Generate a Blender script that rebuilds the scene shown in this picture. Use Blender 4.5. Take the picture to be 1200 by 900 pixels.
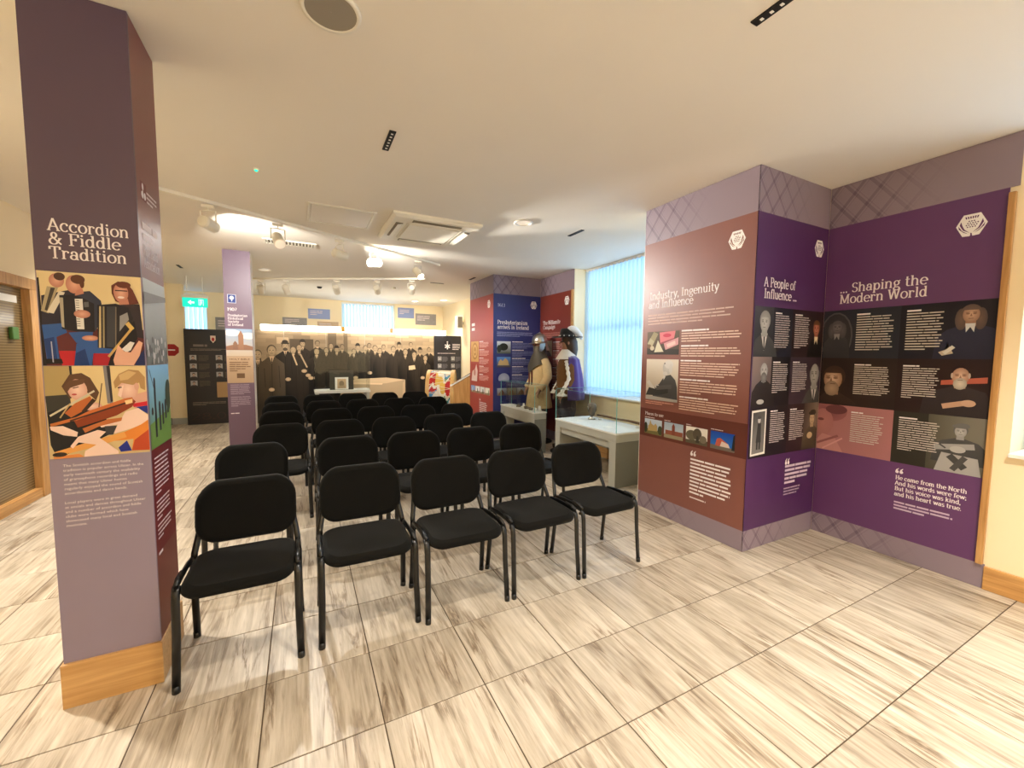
import bpy, math, random
from mathutils import Vector, Matrix
for o in list(bpy.data.objects): bpy.data.objects.remove(o)
random.seed(7)
scn = bpy.context.scene
COL = scn.collection
def lin(c):
    c = c / 255.0
    return c / 12.92 if c <= .04045 else ((c + .055) / 1.055) ** 2.4
def rgb(r, g, b): return (lin(r), lin(g), lin(b), 1.0)

# ------------------------------------------------------------------ camera
F_PX, YAW, PITCH, ROLL = 478.93, 0.4743, 0.0714, -0.0085
cam = bpy.data.objects.new('camera', bpy.data.cameras.new('camera')); COL.objects.link(cam)
cam.data.sensor_fit = 'HORIZONTAL'; cam.data.sensor_width = 36; cam.data.lens = 36 * F_PX / 1200
cam.data.clip_start = .02
cy, sy, cp, sp = math.cos(YAW), math.sin(YAW), math.cos(PITCH), math.sin(PITCH)
fw = Vector((sy * cp, cy * cp, -sp)); rt = Vector((cy, -sy, 0)); dn = fw.cross(rt)
rt, dn = math.cos(ROLL) * rt + math.sin(ROLL) * dn, -math.sin(ROLL) * rt + math.cos(ROLL) * dn
M = Matrix((rt, -dn, -fw)).transposed().to_4x4(); M.translation = Vector((.1837, -2.0928, 1.5213))
cam.matrix_world = M
scn.camera = cam

# ------------------------------------------------------------------ world, exposure
SKY = 2.9
w = bpy.data.worlds.new('overcast_sky'); scn.world = w; w.use_nodes = True
w.node_tree.nodes['Background'].inputs[0].default_value = (.72, .87, 1.0, 1)
w.node_tree.nodes['Background'].inputs[1].default_value = SKY
scn.view_settings.view_transform = 'Standard'; scn.view_settings.look = 'None'
scn.view_settings.exposure = 0.48; scn.view_settings.gamma = 1; scn.view_settings.use_curve_mapping = False
DOWN_W, TRACK_W, UP_W = 150.0, 110.0, 130.0        # lamp powers: added ceiling downlights, track heads, added rear uplighters
WARM = (1.0, .94, .84); WARM2 = (1.0, .96, .89)

CZ = 2.925                                         # ceiling height

# ------------------------------------------------------------------ materials
def new_mat(name):
    m = bpy.data.materials.new(name); m.use_nodes = True
    nt = m.node_tree
    return m, nt, nt.nodes['Principled BSDF']
def plain(name, col, rough=.6, metal=0, noise=0, nscale=20, bump=0, sheen=0, spec=None, emit=None, estr=0):
    m, nt, b = new_mat(name)
    b.inputs['Base Color'].default_value = col; b.inputs['Roughness'].default_value = rough; b.inputs['Metallic'].default_value = metal
    if spec is not None: b.inputs['Specular IOR Level'].default_value = spec
    if sheen: b.inputs['Sheen Weight'].default_value = sheen
    if emit: b.inputs['Emission Color'].default_value = emit; b.inputs['Emission Strength'].default_value = estr
    if noise or bump:
        tc = nt.nodes.new('ShaderNodeTexCoord'); n = nt.nodes.new('ShaderNodeTexNoise'); n.inputs['Scale'].default_value = nscale; n.inputs['Detail'].default_value = 4
        nt.links.new(tc.outputs['Object'], n.inputs['Vector'])
        if noise:
            r = nt.nodes.new('ShaderNodeMixRGB'); r.blend_type = 'MIX'
            r.inputs[1].default_value = tuple(max(0, c * (1 - noise)) for c in col[:3]) + (1,)
            r.inputs[2].default_value = tuple(min(1, c * (1 + noise)) for c in col[:3]) + (1,)
            nt.links.new(n.outputs['Fac'], r.inputs[0]); nt.links.new(r.outputs[0], b.inputs['Base Color'])
        if bump:
            bp = nt.nodes.new('ShaderNodeBump'); bp.inputs['Strength'].default_value = bump; bp.inputs['Distance'].default_value = .002
            nt.links.new(n.outputs['Fac'], bp.inputs['Height']); nt.links.new(bp.outputs['Normal'], b.inputs['Normal'])
    return m
def mth(nt, op, a, b=None, c=None):
    n = nt.nodes.new('ShaderNodeMath'); n.operation = op
    for i, v in enumerate((a, b, c)):
        if v is None: continue
        if isinstance(v, (int, float)): n.inputs[i].default_value = v
        else: nt.links.new(v, n.inputs[i])
    return n.outputs[0]
def ramp(nt, fac, stops):
    r = nt.nodes.new('ShaderNodeValToRGB'); e = r.color_ramp.elements
    e[0].position, e[0].color = stops[0]; e[1].position, e[1].color = stops[1]
    for p, c in stops[2:]:
        k = e.new(p); k.color = c
    nt.links.new(fac, r.inputs[0]); return r.outputs[0]

def tile_material():
    m, nt, b = new_mat('travertine_tile')
    tc = nt.nodes.new('ShaderNodeTexCoord'); oi = nt.nodes.new('ShaderNodeObjectInfo')
    def nz(sx, sy_, scale, detail, dist=0, k=37):
        mp = nt.nodes.new('ShaderNodeMapping'); mp.inputs['Scale'].default_value = (sx, sy_, 1)
        cb = nt.nodes.new('ShaderNodeCombineXYZ')
        for i, q in enumerate((k, k * 1.7, k * .3)): nt.links.new(mth(nt, 'MULTIPLY', oi.outputs['Random'], q), cb.inputs[i])
        nt.links.new(tc.outputs['Object'], mp.inputs['Vector']); nt.links.new(cb.outputs[0], mp.inputs['Location'])
        n = nt.nodes.new('ShaderNodeTexNoise'); n.inputs['Scale'].default_value = scale; n.inputs['Detail'].default_value = detail
        n.inputs['Distortion'].default_value = dist; n.inputs['Roughness'].default_value = .62
        nt.links.new(mp.outputs[0], n.inputs['Vector']); return n.outputs['Fac']
    a = nz(26, 1.6, 1.5, 9, .35); bl = nz(5, .9, 1.1, 4, .8, 19); v = nz(8, .6, 1.2, 7, .9, 53)
    mixn = mth(nt, 'ADD', mth(nt, 'MULTIPLY', a, .55), mth(nt, 'MULTIPLY', bl, .45))
    c1 = ramp(nt, mixn, [(.34, rgb(136, 121, 102)), (.68, rgb(214, 203, 186)), (.45, rgb(173, 159, 139)), (.56, rgb(197, 184, 165))])
    vein = mth(nt, 'ABSOLUTE', mth(nt, 'SUBTRACT', v, .5))
    c2 = ramp(nt, vein, [(.0, rgb(120, 100, 80)), (.045, (1, 1, 1, 1)), (.012, rgb(172, 152, 128))])
    msk = ramp(nt, nz(4, 1.4, 1.4, 3, .3, 71), [(.42, (0, 0, 0, 1)), (.62, (.75, .75, .75, 1))])
    mx = nt.nodes.new('ShaderNodeMixRGB'); mx.blend_type = 'MULTIPLY'; nt.links.new(msk, mx.inputs[0])
    nt.links.new(c1, mx.inputs[1]); nt.links.new(c2, mx.inputs[2])
    hv = nt.nodes.new('ShaderNodeHueSaturation'); nt.links.new(mx.outputs[0], hv.inputs['Color'])
    nt.links.new(mth(nt, 'ADD', mth(nt, 'MULTIPLY', oi.outputs['Random'], .16), .94), hv.inputs['Value'])
    nt.links.new(hv.outputs[0], b.inputs['Base Color'])
    b.inputs['Roughness'].default_value = .38
    bp = nt.nodes.new('ShaderNodeBump'); bp.inputs['Strength'].default_value = .12; bp.inputs['Distance'].default_value = .002
    nt.links.new(a, bp.inputs['Height']); nt.links.new(bp.outputs['Normal'], b.inputs['Normal'])
    return m
def wood_material(name, c0, c1, along='X', rough=.42):
    m, nt, b = new_mat(name)
    tc = nt.nodes.new('ShaderNodeTexCoord'); mp = nt.nodes.new('ShaderNodeMapping')
    mp.inputs['Scale'].default_value = {'X': (1.2, 22, 22), 'Y': (22, 1.2, 22), 'Z': (22, 22, 1.2)}[along]
    n = nt.nodes.new('ShaderNodeTexNoise'); n.inputs['Scale'].default_value = 2.2; n.inputs['Detail'].default_value = 7; n.inputs['Distortion'].default_value = .4
    nt.links.new(tc.outputs['Object'], mp.inputs['Vector']); nt.links.new(mp.outputs[0], n.inputs['Vector'])
    nt.links.new(ramp(nt, n.outputs['Fac'], [(.3, c0), (.7, c1)]), b.inputs['Base Color'])
    b.inputs['Roughness'].default_value = rough
    return m
def lattice_material(name, base, line):
    m, nt, b = new_mat(name)
    tc = nt.nodes.new('ShaderNodeTexCoord'); s = nt.nodes.new('ShaderNodeSeparateXYZ'); nt.links.new(tc.outputs['Object'], s.inputs[0])
    x, z = s.outputs[0], s.outputs[2]
    fac = None
    for sg in (1, -1):
        p = mth(nt, 'ADD', mth(nt, 'DIVIDE', x, .165), mth(nt, 'MULTIPLY', z, sg / .21))
        fr = mth(nt, 'FRACT', p)
        wide = mth(nt, 'LESS_THAN', mth(nt, 'ABSOLUTE', mth(nt, 'SUBTRACT', fr, .5)), .085)
        thin = mth(nt, 'LESS_THAN', mth(nt, 'ABSOLUTE', mth(nt, 'SUBTRACT', fr, .70)), .025)
        t = mth(nt, 'ADD', mth(nt, 'MULTIPLY', wide, .55), mth(nt, 'MULTIPLY', thin, .3))
        fac = t if fac is None else mth(nt, 'ADD', fac, t)
    mr = nt.nodes.new('ShaderNodeMapRange'); mr.interpolation_type = 'SMOOTHSTEP'
    nt.links.new(x, mr.inputs[0]); mr.inputs[1].default_value = .18; mr.inputs[2].default_value = .78; mr.inputs[3].default_value = 1; mr.inputs[4].default_value = 0
    fac = mth(nt, 'MULTIPLY', fac, mr.outputs[0])
    mx = nt.nodes.new('ShaderNodeMixRGB'); mx.inputs[1].default_value = base; mx.inputs[2].default_value = line
    nt.links.new(fac, mx.inputs[0]); nt.links.new(mx.outputs[0], b.inputs['Base Color'])
    b.inputs['Roughness'].default_value = .42
    return m
def print_material():
    m, nt, b = new_mat('printed_ink')
    a = nt.nodes.new('ShaderNodeAttribute'); a.attribute_name = 'Col'
    nt.links.new(a.outputs['Color'], b.inputs['Base Color']); b.inputs['Roughness'].default_value = .55; b.inputs['Specular IOR Level'].default_value = .3
    return m
def glass_material(name, tint, refl=.06):
    m = bpy.data.materials.new(name); m.use_nodes = True; nt = m.node_tree; nt.nodes.clear()
    o = nt.nodes.new('ShaderNodeOutputMaterial'); t = nt.nodes.new('ShaderNodeBsdfTransparent'); g = nt.nodes.new('ShaderNodeBsdfGlossy')
    t.inputs[0].default_value = tint; g.inputs['Roughness'].default_value = .02
    fr = nt.nodes.new('ShaderNodeFresnel'); fr.inputs['IOR'].default_value = 1.45
    mx = nt.nodes.new('ShaderNodeMixShader'); ge = nt.nodes.new('ShaderNodeNewGeometry')
    nt.links.new(mth(nt, 'MULTIPLY', mth(nt, 'MULTIPLY', fr.outputs[0], refl / .034 * .6), mth(nt, 'SUBTRACT', 1, ge.outputs['Backfacing'])), mx.inputs[0]); nt.links.new(t.outputs[0], mx.inputs[1]); nt.links.new(g.outputs[0], mx.inputs[2]); nt.links.new(mx.outputs[0], o.inputs[0])
    return m
def blind_material():
    m = bpy.data.materials.new('blind_fabric'); m.use_nodes = True; nt = m.node_tree; nt.nodes.clear()
    o = nt.nodes.new('ShaderNodeOutputMaterial'); d = nt.nodes.new('ShaderNodeBsdfDiffuse'); t = nt.nodes.new('ShaderNodeBsdfTranslucent'); mx = nt.nodes.new('ShaderNodeMixShader')
    d.inputs[0].default_value = rgb(214, 228, 242); t.inputs[0].default_value = rgb(188, 222, 246); mx.inputs[0].default_value = .62
    nt.links.new(d.outputs[0], mx.inputs[1]); nt.links.new(t.outputs[0], mx.inputs[2]); nt.links.new(mx.outputs[0], o.inputs[0])
    return m
def film_material():
    # etched horizontal lines on the door glass
    m, nt, b = new_mat('striped_film_glass')
    tc = nt.nodes.new('ShaderNodeTexCoord'); s = nt.nodes.new('ShaderNodeSeparateXYZ'); nt.links.new(tc.outputs['Object'], s.inputs[0])
    st = mth(nt, 'LESS_THAN', mth(nt, 'FRACT', mth(nt, 'MULTIPLY', s.outputs[2], 38)), .45)
    mx = nt.nodes.new('ShaderNodeMixRGB'); mx.inputs[1].default_value = rgb(118, 98, 68); mx.inputs[2].default_value = rgb(146, 124, 86)
    nt.links.new(st, mx.inputs[0]); nt.links.new(mx.outputs[0], b.inputs['Base Color'])
    b.inputs['Roughness'].default_value = .18; b.inputs['Alpha'].default_value = .9
    return m

MT = dict(
    tile=tile_material(), grout=plain('grout', rgb(84, 68, 50), .9),
    wall=plain('cream_wall_paint', rgb(250, 231, 192), .75, noise=.02, nscale=6, bump=.05),
    white=plain('white_paint', rgb(244, 241, 234), .5), ceil=plain('ceiling_paint', rgb(238, 231, 218), .85, noise=.015, nscale=3),
    oak=wood_material('oak_horizontal', rgb(186, 138, 78), rgb(216, 172, 112), 'X'),
    oaky=wood_material('oak_along_wall', rgb(178, 126, 66), rgb(214, 164, 100), 'Y'),
    oakz=wood_material('oak_upright', rgb(168, 118, 62), rgb(205, 158, 98), 'Z'),
    frieze=lattice_material('lattice_frieze_print', rgb(142, 126, 138), rgb(104, 86, 104)),
    print=print_material(),
    fabric=plain('black_fabric', rgb(17, 16, 13), .95, noise=.25, nscale=300, bump=.3, sheen=.05, spec=.15),
    fabric2=plain('charcoal_fabric', rgb(40, 38, 30), .95, noise=.25, nscale=300, bump=.3, sheen=.2, spec=.2),
    tube=plain('black_enamel_tube', rgb(14, 14, 14), .28), plastic=plain('black_plastic', rgb(18, 18, 18), .4),
    glass=glass_material('case_glass', (.975, .99, .985, 1)), glass_edge=plain('glass_edge', rgb(120, 190, 180), .15),
    pane=glass_material('window_glass', (.95, .97, 1, 1)), film=film_material(), blind=blind_material(),
    grey=plain('grey_case_paint', rgb(176, 176, 166), .5), greyd=plain('dark_grey_paint_and_case_shade', rgb(120, 120, 112), .5), felt=plain('white_case_lining', rgb(226, 226, 220), .8),
    metal=plain('steel', rgb(190, 186, 176), .28, 1), lamp=plain('lamp_white_enamel', rgb(238, 232, 215), .4),
    grille=plain('speaker_grille', rgb(150, 142, 128), .7, bump=.6, nscale=400), black=plain('matt_black', rgb(12, 12, 12), .6),
    lit=plain('lamp_lens_lit', (1, 1, 1, 1), .4, emit=(1, .9, .74, 1), estr=9), dim=plain('lamp_lens_dim', rgb(235, 220, 200), .4, emit=(1, .86, .68, 1), estr=.35),
    strip=plain('lightbox_diffuser', (1, 1, 1, 1), .5, emit=(1, .95, .84, 1), estr=6),
    green_led=plain('green_indicator', rgb(20, 200, 110), .4, emit=(0, 1, .45, 1), estr=1.6),
    exit=plain('exit_sign_green', rgb(20, 190, 160), .4, emit=(.0, .62, .44, 1), estr=.9), exitw=plain('exit_sign_white', rgb(240, 255, 250), .4, emit=(.7, 1, .95, 1), estr=.7),
    red=plain('red_sign', rgb(170, 25, 25), .4), skin=plain('mannequin_skin', rgb(150, 108, 84), .6),
    buff=plain('buff_leather', rgb(196, 168, 120), .85, noise=.18, nscale=14, bump=.4), mail=plain('mail_coif', rgb(84, 76, 62), .6, .4, noise=.3, nscale=260, bump=.5),
    brown=plain('brown_doublet', rgb(112, 76, 38), .8, noise=.2, nscale=18, bump=.3), lace=plain('white_lace', rgb(226, 220, 210), .9, noise=.12, nscale=60, bump=.6),
    purple=plain('purple_cloak', rgb(70, 46, 126), .75, noise=.15, nscale=10, sheen=.3), hatblack=plain('black_felt_hat', rgb(20, 18, 18), .9, sheen=.2),
    feather=plain('white_feather', rgb(232, 230, 228), .95, noise=.1, nscale=80, bump=.8), strap=plain('red_brown_strap', rgb(96, 40, 28), .6), breech=plain('dark_breeches', rgb(46, 36, 44), .85), boot=plain('boot_leather', rgb(52, 36, 24), .5),
    stone=plain('carved_stone', rgb(112, 100, 86), .9, noise=.35, nscale=40, bump=.8), stick=plain('knotted_stick', rgb(92, 66, 40), .7, noise=.3, nscale=30, bump=.6), paper=plain('white_card', rgb(240, 238, 230), .8),
    rim=plain('drum_rim_wood', rgb(222, 178, 108), .5, noise=.15, nscale=12), rope=plain('drum_rope', rgb(236, 222, 190), .9), drumskin=plain('drum_skin', rgb(230, 214, 176), .7),
    blue_sign=plain('blue_sign_print', rgb(140, 155, 198), .5), grey_sign=plain('grey_sign_print', rgb(150, 145, 142), .5, noise=.2, nscale=12), tan_sign=plain('tan_sign_print', rgb(206, 176, 140), .5),
    frame_wood=plain('dark_mount', rgb(62, 58, 48), .5), seam=plain('panel_seam', rgb(190, 176, 150), .5), screen=plain('plain_grey_board', rgb(120, 118, 118), .6),
)

# ------------------------------------------------------------------ geometry helpers
class MB:
    def __init__(s): s.v, s.f, s.c, s.m = [], [], [], []
    def add(s, pts, faces, col=None, mi=0):
        o = len(s.v); s.v += [tuple(p) for p in pts]
        for f in faces:
            s.f.append([i + o for i in f]); s.m.append(mi)
            if col is None: s.c.append(None)
            elif isinstance(col, list): s.c.append([col[i] for i in f])
            else: s.c.append([col] * len(f))
        return s
    def box(s, lo, hi, mi=0):
        (a, b, c), (d, e, f) = lo, hi
        return s.add([(a,b,c),(d,b,c),(d,e,c),(a,e,c),(a,b,f),(d,b,f),(d,e,f),(a,e,f)], [(0,3,2,1),(4,5,6,7),(0,1,5,4),(1,2,6,5),(2,3,7,6),(3,0,4,7)], None, mi)
    def tube(s, path, r, n=10, caps=True, ell=None):
        path = [Vector(p) for p in path]; rs = r if isinstance(r, (list, tuple)) else [r] * len(path)
        rings = []; prev = None
        for i, p in enumerate(path):
            t = (path[min(i + 1, len(path) - 1)] - path[max(i - 1, 0)]).normalized()
            ref = prev if prev is not None else (Vector((0, 0, 1)) if abs(t.z) < .9 else Vector((1, 0, 0)))
            a = (ref - ref.dot(t) * t).normalized(); b = t.cross(a); prev = a
            k = ell or (1, 1)
            rings.append([p + rs[i] * (k[0] * math.cos(q) * a + k[1] * math.sin(q) * b) for q in [2 * math.pi * j / n for j in range(n)]])
        return s.loft(rings, caps)
    def loft(s, rings, caps=True, closed=True):
        n = len(rings[0]); pts = [p for R in rings for p in R]; fs = []
        for i in range(len(rings) - 1):
            for j in range(n if closed else n - 1):
                k = (j + 1) % n
                fs.append((i * n + j, i * n + k, (i + 1) * n + k, (i + 1) * n + j))
        if caps and closed: fs += [tuple(range(n - 1, -1, -1)), tuple((len(rings) - 1) * n + j for j in range(n))]
        return s.add(pts, fs)
    def lathe(s, prof, c=(0, 0, 0), n=24, caps=True):
        return s.loft([[(c[0] + r * math.cos(2 * math.pi * j / n), c[1] + r * math.sin(2 * math.pi * j / n), c[2] + z) for j in range(n)] for r, z in prof], caps)
    def build(s, name, mat, parent=None, smooth=False, loc=None, bevel=0, seg=2):
        me = bpy.data.meshes.new(name); me.from_pydata([tuple(p) for p in s.v], [], s.f); me.update()
        for m in (mat if isinstance(mat, (list, tuple)) else [mat]): me.materials.append(MT[m] if isinstance(m, str) else m)
        for i, p in enumerate(me.polygons): p.material_index = s.m[i]
        if any(c is not None for c in s.c):
            ca = me.color_attributes.new('Col', 'FLOAT_COLOR', 'CORNER')
            buf = []
            for f, c in zip(s.f, s.c):
                for k in range(len(f)): buf += list(c[k])[:4] if c else [1, 1, 1, 1]
            ca.data.foreach_set('color', buf)
        if smooth: me.polygons.foreach_set('use_smooth', [True] * len(me.polygons))
        o = bpy.data.objects.new(name, me); COL.objects.link(o)
        if parent: o.parent = parent
        if loc: o.location = loc
        if bevel:
            b = o.modifiers.new('bevel', 'BEVEL'); b.width = bevel; b.segments = seg; b.limit_method = 'ANGLE'
        return o
def tag(o, label, cat, group=None):
    o['label'] = label; o['category'] = cat
    if group: o['group'] = group
    return o
def struct(o): o['kind'] = 'structure'; return o
def thing(name, label, cat, loc=(0, 0, 0), rz=0, group=None):
    e = bpy.data.objects.new(name, None); COL.objects.link(e); e.empty_display_size = .1
    e.location = loc; e.rotation_euler = (0, 0, rz)
    return tag(e, label, cat, group)
def bx(name, mat, lo, hi, parent=None, bevel=0): return MB().box(lo, hi).build(name, mat, parent, bevel=bevel)
def copy_tree(root, loc, rz, label, group):
    r = root.copy(); COL.objects.link(r); r.location = loc; r.rotation_euler = (0, 0, rz); tag(r, label, root['category'], group)
    for ch in root.children:
        c = ch.copy(); COL.objects.link(c); c.parent = r
        for g in ch.children:
            d = g.copy(); COL.objects.link(d); d.parent = c
    return r
def lamp(kind, name, loc, target, watt, color, parent=None, angle=60, blend=.5, radius=.05):
    L = bpy.data.lights.new(name, kind); L.energy = watt; L.color = color
    o = bpy.data.objects.new(name, L); COL.objects.link(o)
    if kind == 'SPOT': L.spot_size = math.radians(angle); L.spot_blend = blend; L.shadow_soft_size = radius
    if kind == 'AREA': L.shape = 'DISK'; L.size = radius * 2
    d = (Vector(target) - Vector(loc)); o.rotation_euler = d.to_track_quat('-Z', 'Y').to_euler()
    o.location = loc
    if parent: o.parent = parent; o.location = Vector(loc) - parent.location
    return o

# ================================================================== STRUCTURE
XL, XR, YB, YR = -2.28, 4.17, 9.8, -5.0
XW = 4.55                                            # outer face of the right wall
# floor: grout bed with single tiles laid on it
floor = struct(bx('floor', 'grout', (-2.75, YR, -.06), (XW, YB, -.003)))
P = .45; G = .0026
def tile_mesh(wd, dp):
    a, b, c, z = wd / 2, dp / 2, .0015, 0
    m = MB(); lo = -.01
    m.add([(-a, -b, lo), (a, -b, lo), (a, b, lo), (-a, b, lo), (-a, -b, z - c), (a, -b, z - c), (a, b, z - c), (-a, b, z - c), (-a + c, -b + c, z), (a - c, -b + c, z), (a - c, b - c, z), (-a + c, b - c, z)],
          [(0, 1, 5, 4), (1, 2, 6, 5), (2, 3, 7, 6), (3, 0, 4, 7), (4, 5, 9, 8), (5, 6, 10, 9), (6, 7, 11, 10), (7, 4, 8, 11), (8, 9, 10, 11)])
    return m
cands = []
for i in range(-7, 11):
    for j in range(-12, 23):
        x0, x1, y0, y1 = max(i * P, -2.74), min(i * P + P, XW - .02), max(j * P, YR), min(j * P + P, YB)
        if x1 - x0 < .02 or y1 - y0 < .02: continue
        c = Vector(((x0 + x1) / 2, (y0 + y1) / 2, 0)); d = c - M.translation
        zz = d.dot(fw); area = 0
        if zz > .3:
            px, py = 600 + F_PX * d.dot(rt) / zz, 450 + F_PX * d.dot(dn) / zz
            if -150 < px < 1350 and py < 1050 and XL - .3 < c.x < 4.3: area = (x1 - x0) * (y1 - y0) / zz ** 3
        cands.append((area, x0, x1, y0, y1))
cands.sort(reverse=True)
cache = {}; rest = MB()
for k, (ar, x0, x1, y0, y1) in enumerate(cands):
    wd, dp = round(x1 - x0 - 2 * G, 4), round(y1 - y0 - 2 * G, 4); ctr = ((x0 + x1) / 2, (y0 + y1) / 2, 0)
    if k < 300 and ar > 0:
        if (wd, dp) in cache:
            o = bpy.data.objects.new('floor_tile', cache[(wd, dp)]); COL.objects.link(o); o.parent = floor; o.location = ctr
        else:
            o = tile_mesh(wd, dp).build('floor_tile', 'tile', floor, loc=ctr); cache[(wd, dp)] = o.data
    else:
        t = tile_mesh(wd, dp); rest.add([(p[0] + ctr[0], p[1] + ctr[1], p[2]) for p in t.v], t.f)
fr = rest.build('far_floor_tiles', 'tile', floor); fr['kind'] = 'stuff'

struct(bx('ceiling', 'ceil', (-2.75, YR, CZ), (XW, YB, CZ + .2)))
# left wall with the opening for the glazed screen (y 1.6..4.0) and the oak door next to it
m = MB(); T = -2.75
m.box((T, YR, 0), (XL, 1.5, CZ)); m.box((T, 1.5, 2.25), (XL, 4.62, CZ)); m.box((T, 4.62, 0), (XL, 8.7, CZ))
struct(m.build('wall_left', 'wall'))
struct(bx('wall_left_corridor', 'wall', (T, 1.5, 0), (T + .05, 4.62, 2.25)))
m = MB(); m.box((T, 8.7, 0), (-2.0, 8.85, CZ)); struct(m.build('wall_left_return', 'wall'))
struct(bx('baseboard_left_return', 'grey', (T, 8.675, 0), (-2.0, 8.7, .13)))
# back wall with two windows
m = MB(); y0, y1 = YB, YB + .3
m.box((T, y0, 0), (-2.5, y1, CZ)); m.box((-2.5, y0, 0), (-1.78, y1, .95)); m.box((-1.78, y0, 0), (1.15, y1, CZ)); m.box((1.15, y0, 0), (2.55, y1, .95)); m.box((2.55, y0, 0), (3.95, y1, CZ))
m.box((-2.5, y0, 2.88), (-1.78, y1, CZ)); m.box((1.15, y0, 2.9), (2.55, y1, CZ)); m.box((T, 8.85, 0), (T + .05, y0, CZ))
struct(m.build('wall_back', 'wall'))
# right wall, windows between the piers
W2a, W2b, W1a, W1b = -3.8, -1.26, 1.05, 3.46
m = MB()
m.box((XR, YR, 0), (XW, W2a, CZ)); m.box((XR, W2a, 0), (XW, W2b, .90)); m.box((XR, W2b, 0), (XW, W1a, CZ)); m.box((XR, W1a, 0), (XW, W1b, .90)); m.box((XR, W1b, 0), (XW, 5.64, CZ)); struct(m.build('wall_right', 'wall'))
struct(bx('wall_right_far', 'wall', (3.95, 5.64, 0), (XW, YB + .3, CZ)))
struct(bx('wall_rear', 'wall', (T, YR - .2, 0), (XW, YR, CZ)))
NP, FP = (-.17, .95), (4.52, 5.64)                   # y range of the two projecting piers
struct(bx('wall_near_pier', 'wall', (3.208, NP[0] + .009, 0), (XR, NP[1], CZ)))
struct(bx('wall_far_pier', 'wall', (3.208, FP[0] + .009, 0), (XR, FP[1], CZ)))
for n, a, b in (('baseboard_right_front', W2a, -1.2), ('baseboard_right_window', .95, 3.46)):
    struct(bx(n, 'oaky', (XR - .02, a if n.endswith('front') is False else YR, 0), (XR, b, .155), bevel=.004))
# windows with frames, panes and sills
def window(n, axis, a, b, z0, z1, inner, outer):
    root = struct(MB().build(n, 'white')) if False else None
    m = MB(); t = .06
    def fb(p0, p1, q0, q1):                           # box in window plane coordinates
        if axis == 'x': m.box((outer - .09, p0, q0), (outer - .03, p1, q1))
        else: m.box((p0, outer - .09, q0), (p1, outer - .03, q1))
    fb(a, b, z0, z0 + t); fb(a, b, z1 - t, z1); fb(a, a + t, z0 + t, z1 - t); fb(b - t, b, z0 + t, z1 - t)
    zc = z0 + (z1 - z0) * .52; fb(a + t, b - t, zc - .03, zc + .03)
    o = struct(m.build(n, 'white'))
    g = MB()
    for q0, q1 in ((z0 + t, zc - .03), (zc + .03, z1 - t)):
        if axis == 'x': MB().box((outer - .064, a + t, q0), (outer - .058, b - t, q1)).build('window_pane', 'pane', o)
        else: MB().box((a + t, outer - .064, q0), (b - t, outer - .058, q1)).build('window_pane', 'pane', o)
    if axis == 'x': bx('window_sill', 'white', (inner - .035, a - .0, z0 - .025), (outer - .09, b, z0), o, .004)
    else: bx('window_sill', 'white', (a, inner - .035, z0 - .025), (b, outer - .09, z0), o, .004)
    return o
window('window_1', 'x', W1a, W1b, .925, CZ, XR, XW)
window('window_2', 'x', W2a, W2b, .925, CZ, XR, XW)
window('window_3', 'y', 1.15, 2.55, .975, 2.9, YB, YB + .3)
window('window_4', 'y', -2.5, -1.78, .975, 2.88, YB, YB + .3)
def blind(axis, a, b, pos, z0, z1, label, ang=.75):
    r = thing('vertical_blind', label, 'blind', (pos, (a + b) / 2, z0) if axis == 'x' else ((a + b) / 2, pos, z0), 0 if axis == 'x' else math.pi / 2, 'vertical window blinds')
    L = b - a; H = z1 - z0
    bx('headrail', 'white', (-.02, -L / 2, H - .04), (.02, L / 2, H), r)
    n = int(L / .082); me = None
    for k in range(n):
        y = -L / 2 + (k + .5) * L / n
        if me is None:
            s = MB(); q = .0445
            s.loft([[(x, math.sin(t) * q, z) for t, x in ((-1.57, 0), (-.6, .004), (.6, .004), (1.57, 0))] for z in (0, H - .04)], False, False)
            o = s.build('slat', 'blind', r, True); me = o.data
        else:
            o = bpy.data.objects.new('slat', me); COL.objects.link(o); o.parent = r
        o.location = (0, y, .015); o.rotation_euler = (0, 0, ang)
    return r
blind('x', W1a + .01, W1b - .01, 4.40, .93, CZ - .003, 'pale blue vertical slat blind in the tall window behind the glass cases')
blind('x', W2a + .01, W2b - .01, 4.40, .93, CZ - .003, 'vertical slat blind at the right edge beside the purple panel')
blind('y', 1.17, 2.53, YB + .10, .98, 2.895, 'pale blue vertical slat blind in the back wall above the mural')
blind('y', -2.49, -1.79, YB + .10, .98, 2.875, 'blue vertical slat blind at the far left behind the exit sign')

# glazed oak screen and door in the left wall
d1 = struct(MB().box((XL - .1, 1.5, 2.14), (XL + .03, 4.62, 2.25)).box((XL - .1, 3.86, 0), (XL + .03, 4.0, 2.14)).box((XL - .1, 1.5, 0), (XL + .03, 1.62, 2.14)).build('door_1', 'oakz', bevel=.004))
bx('bottom_rail', 'oaky', (XL - .08, 1.62, 0), (XL + .02, 3.86, .1), d1, .003)
bx('glass_panel', 'film', (XL - .045, 1.62, .1), (XL - .035, 3.86, 2.14), d1)
bx('green_push_pad', plain('green_pad', rgb(70, 120, 50), .4), (XL - .035, 3.62, 1.63), (XL - .005, 3.72, 1.75), d1, .006)
bx('white_notice', 'paper', (XL - .034, 3.2, 1.99), (XL - .032, 3.78, 2.06), d1)
d2 = struct(bx('door_2', 'oakz', (XL - .07, 4.0, .01), (XL - .01, 4.5, 2.13)))
MB().tube([(XL - .01, 4.08, 1.05), (XL + .05, 4.08, 1.05), (XL + .05, 4.2, 1.05)], .011, 8).build('lever_handle', 'metal', d2, True)
struct(bx('trim_1', 'oakz', (XL - .1, 4.5, 0), (XL + .02, 4.62, 2.14)))
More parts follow.
